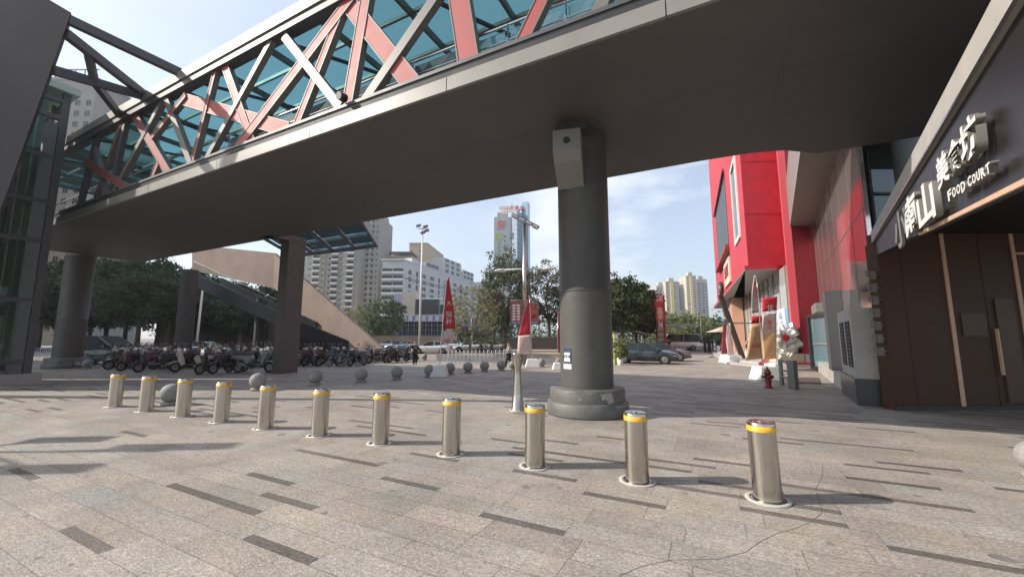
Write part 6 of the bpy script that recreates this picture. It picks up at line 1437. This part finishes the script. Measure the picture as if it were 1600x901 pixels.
# ------------------------------------------------------------------ PEOPLE
def skin_body(name, verts, edges, radii, m, parent, loc=(0, 0, 0), lvl=1):
    me = bpy.data.meshes.new(name); me.from_pydata(verts, edges, []); me.materials.append(m); o = bpy.data.objects.new(name, me); COL.objects.link(o); o.parent = parent
    sk = o.modifiers.new('skin', 'SKIN'); sk.use_smooth_shade = True
    lay = me.skin_vertices[0] if me.skin_vertices else None
    if lay is None:
        me.attributes; 
    for i, r in enumerate(radii):
        r = r if isinstance(r, tuple) else (r, r); me.skin_vertices[0].data[i].radius = r
    me.skin_vertices[0].data[0].use_root = True
    s2 = o.modifiers.new('sub', 'SUBSURF'); s2.levels = lvl; s2.render_levels = lvl; return o
def person(lab, x, y, rz, h, shirt, trousers, stride=.25, arm='walk', hair=M_hair):
    """standing or walking figure facing +x before the turn"""
    t = thing('person', lab, 'person', (x, y, 0)); k = h / 1.72; s = stride
    V_ = [(0, 0, .95), (0, 0, 1.12), (0, 0, 1.34), (0.0, 0, 1.46), (.02, 0, 1.52),          # pelvis..neck 0-4
          (.02, 0, 1.60), (.02, 0, 1.66),                                                    # head 5,6
          (0, .17, 1.40), (-.04, .21, 1.16), (.03, .22, .95), (.05, .22, .88),               # arm L 7-10
          (0, -.17, 1.40), (.02, -.21, 1.16), (.12, -.20, .98), (.15, -.2, .92),             # arm R 11-14
          (0, .09, .90), (s * .55, .09, .50), (s * .75, .09, .08), (s * .75 + .13, .09, .03),   # leg L 15-18
          (0, -.09, .90), (-s * .2, -.09, .50), (-s * 1.2, -.09, .14), (-s * 1.2 + .11, -.09, .03)]
    if arm == 'phone': V_[8] = (-.02, .22, 1.15); V_[9] = (.18, .12, 1.18); V_[10] = (.25, .07, 1.22); V_[12] = (0, -.22, 1.15); V_[13] = (.2, -.12, 1.2); V_[14] = (.26, -.05, 1.24)
    E_ = [(0, 1), (1, 2), (2, 3), (3, 4), (4, 5), (5, 6), (3, 7), (7, 8), (8, 9), (9, 10), (3, 11), (11, 12), (12, 13), (13, 14), (0, 15), (15, 16), (16, 17), (17, 18), (0, 19), (19, 20), (20, 21), (21, 22)]
    Rr = [.13, .13, .14, .08, .055, .10, .085, .06, .048, .036, .034, .06, .048, .036, .034, .09, .065, .042, .042, .09, .065, .042, .042]
    o = skin_body('body', [tuple(c * k for c in v) for v in V_], E_, [r * k for r in Rr], M_skin, t)
    # shirt
    idx = [0, 1, 2, 3, 7, 8, 11, 12]; mpx = {a: i for i, a in enumerate(idx)}
    skin_body('shirt', [tuple(c * k for c in V_[i]) for i in idx], [(mpx[a], mpx[b]) for a, b in E_ if a in mpx and b in mpx], [r * k for r in (.17, .17, .19, .10, .09, .075, .09, .075)], shirt, t)
    idx = [0, 15, 16, 17, 19, 20, 21]; mpx = {a: i for i, a in enumerate(idx)}
    skin_body('trousers', [tuple(c * k for c in V_[i]) for i in idx], [(mpx[a], mpx[b]) for a, b in E_ if a in mpx and b in mpx], [r * k for r in (.155, .12, .095, .075, .12, .095, .075)], trousers, t)
    hd = MB(); hd.lathe([(.098 * math.sin(a) * k, (-.10 * math.cos(a)) * k) for a in np.linspace(1.15, math.pi, 8)], (.005 * k, 0, 1.655 * k), 14); hd.build('hair', hair, t)
    for i in (18, 22):
        v = V_[i]; MB().obox((v[0] * k - .05, v[1] * k, .035), (.13 * k, 0, 0), (0, .045 * k, 0), (0, 0, .035)).build('shoe', M_black, t, bevel=.02)
    if arm == 'phone': MB().obox((.30 * k, 0, 1.26 * k), (.01, 0, .01), (0, .035, 0), (-.04, 0, .06)).build('phone', M_black, t)
    t.rotation_euler = (0, 0, rz); return t
M_shW = mat('white_shirt_cloth', (.62, .62, .62), .8); M_trk = mat('dark_trouser_cloth', (.03, .032, .04), .8); M_blkc = mat('black_cloth', (.018, .018, .02), .85); M_gry = mat('grey_shirt_cloth', (.25, .27, .30), .8)
p = G(795, 575.5); person('person in white shirt and dark trousers walking left and looking at a phone', p[0], p[1], R(180), 1.6, M_shW, M_trk, .3, 'phone')
p = G(648, 570.5); person('person all in black standing beside the end of the scooter row', p[0], p[1], R(100), 1.66, M_blkc, M_blkc, .04, 'phone')
p = G(1169, 565); person('person with dark top standing on the mall steps by the pale blue mural', p[0], p[1], R(-70), 1.7, M_gry, M_shW, .05)
x = XP(1045, 50); person('person in black standing behind the mauve sedan', x, 50, R(180), 1.75, M_blkc, M_blkc, .1)
x = XP(752, 49); person('person in dark clothes standing behind the kerb posts', x, 49.0, R(0), 1.7, M_blkc, M_trk, .12)
x = XP(768, 50.5); person('second person in dark clothes behind the kerb posts, right of the first', x, 50.5, R(180), 1.7, M_trk, M_blkc, .1)
# ------------------------------------------------------------------ HAZE
hm = bpy.data.materials.new('haze_air'); hm.use_nodes = True; nt = hm.node_tree; nt.nodes.remove(nt.nodes['Principled BSDF'])
pvn = nt.nodes.new('ShaderNodeVolumePrincipled'); pvn.inputs['Color'].default_value = (0.90, 0.93, 0.97, 1); pvn.inputs['Density'].default_value = 0.00042; pvn.inputs['Anisotropy'].default_value = 0.3
nt.links.new(pvn.outputs[0], nt.nodes['Material Output'].inputs['Volume'])
hz = MB().box(-2560, 2560, -660, 3560, -1.1, 150).build('haze', hm); tag(hz, kind='stuff')
S.cycles.volume_bounces = 0
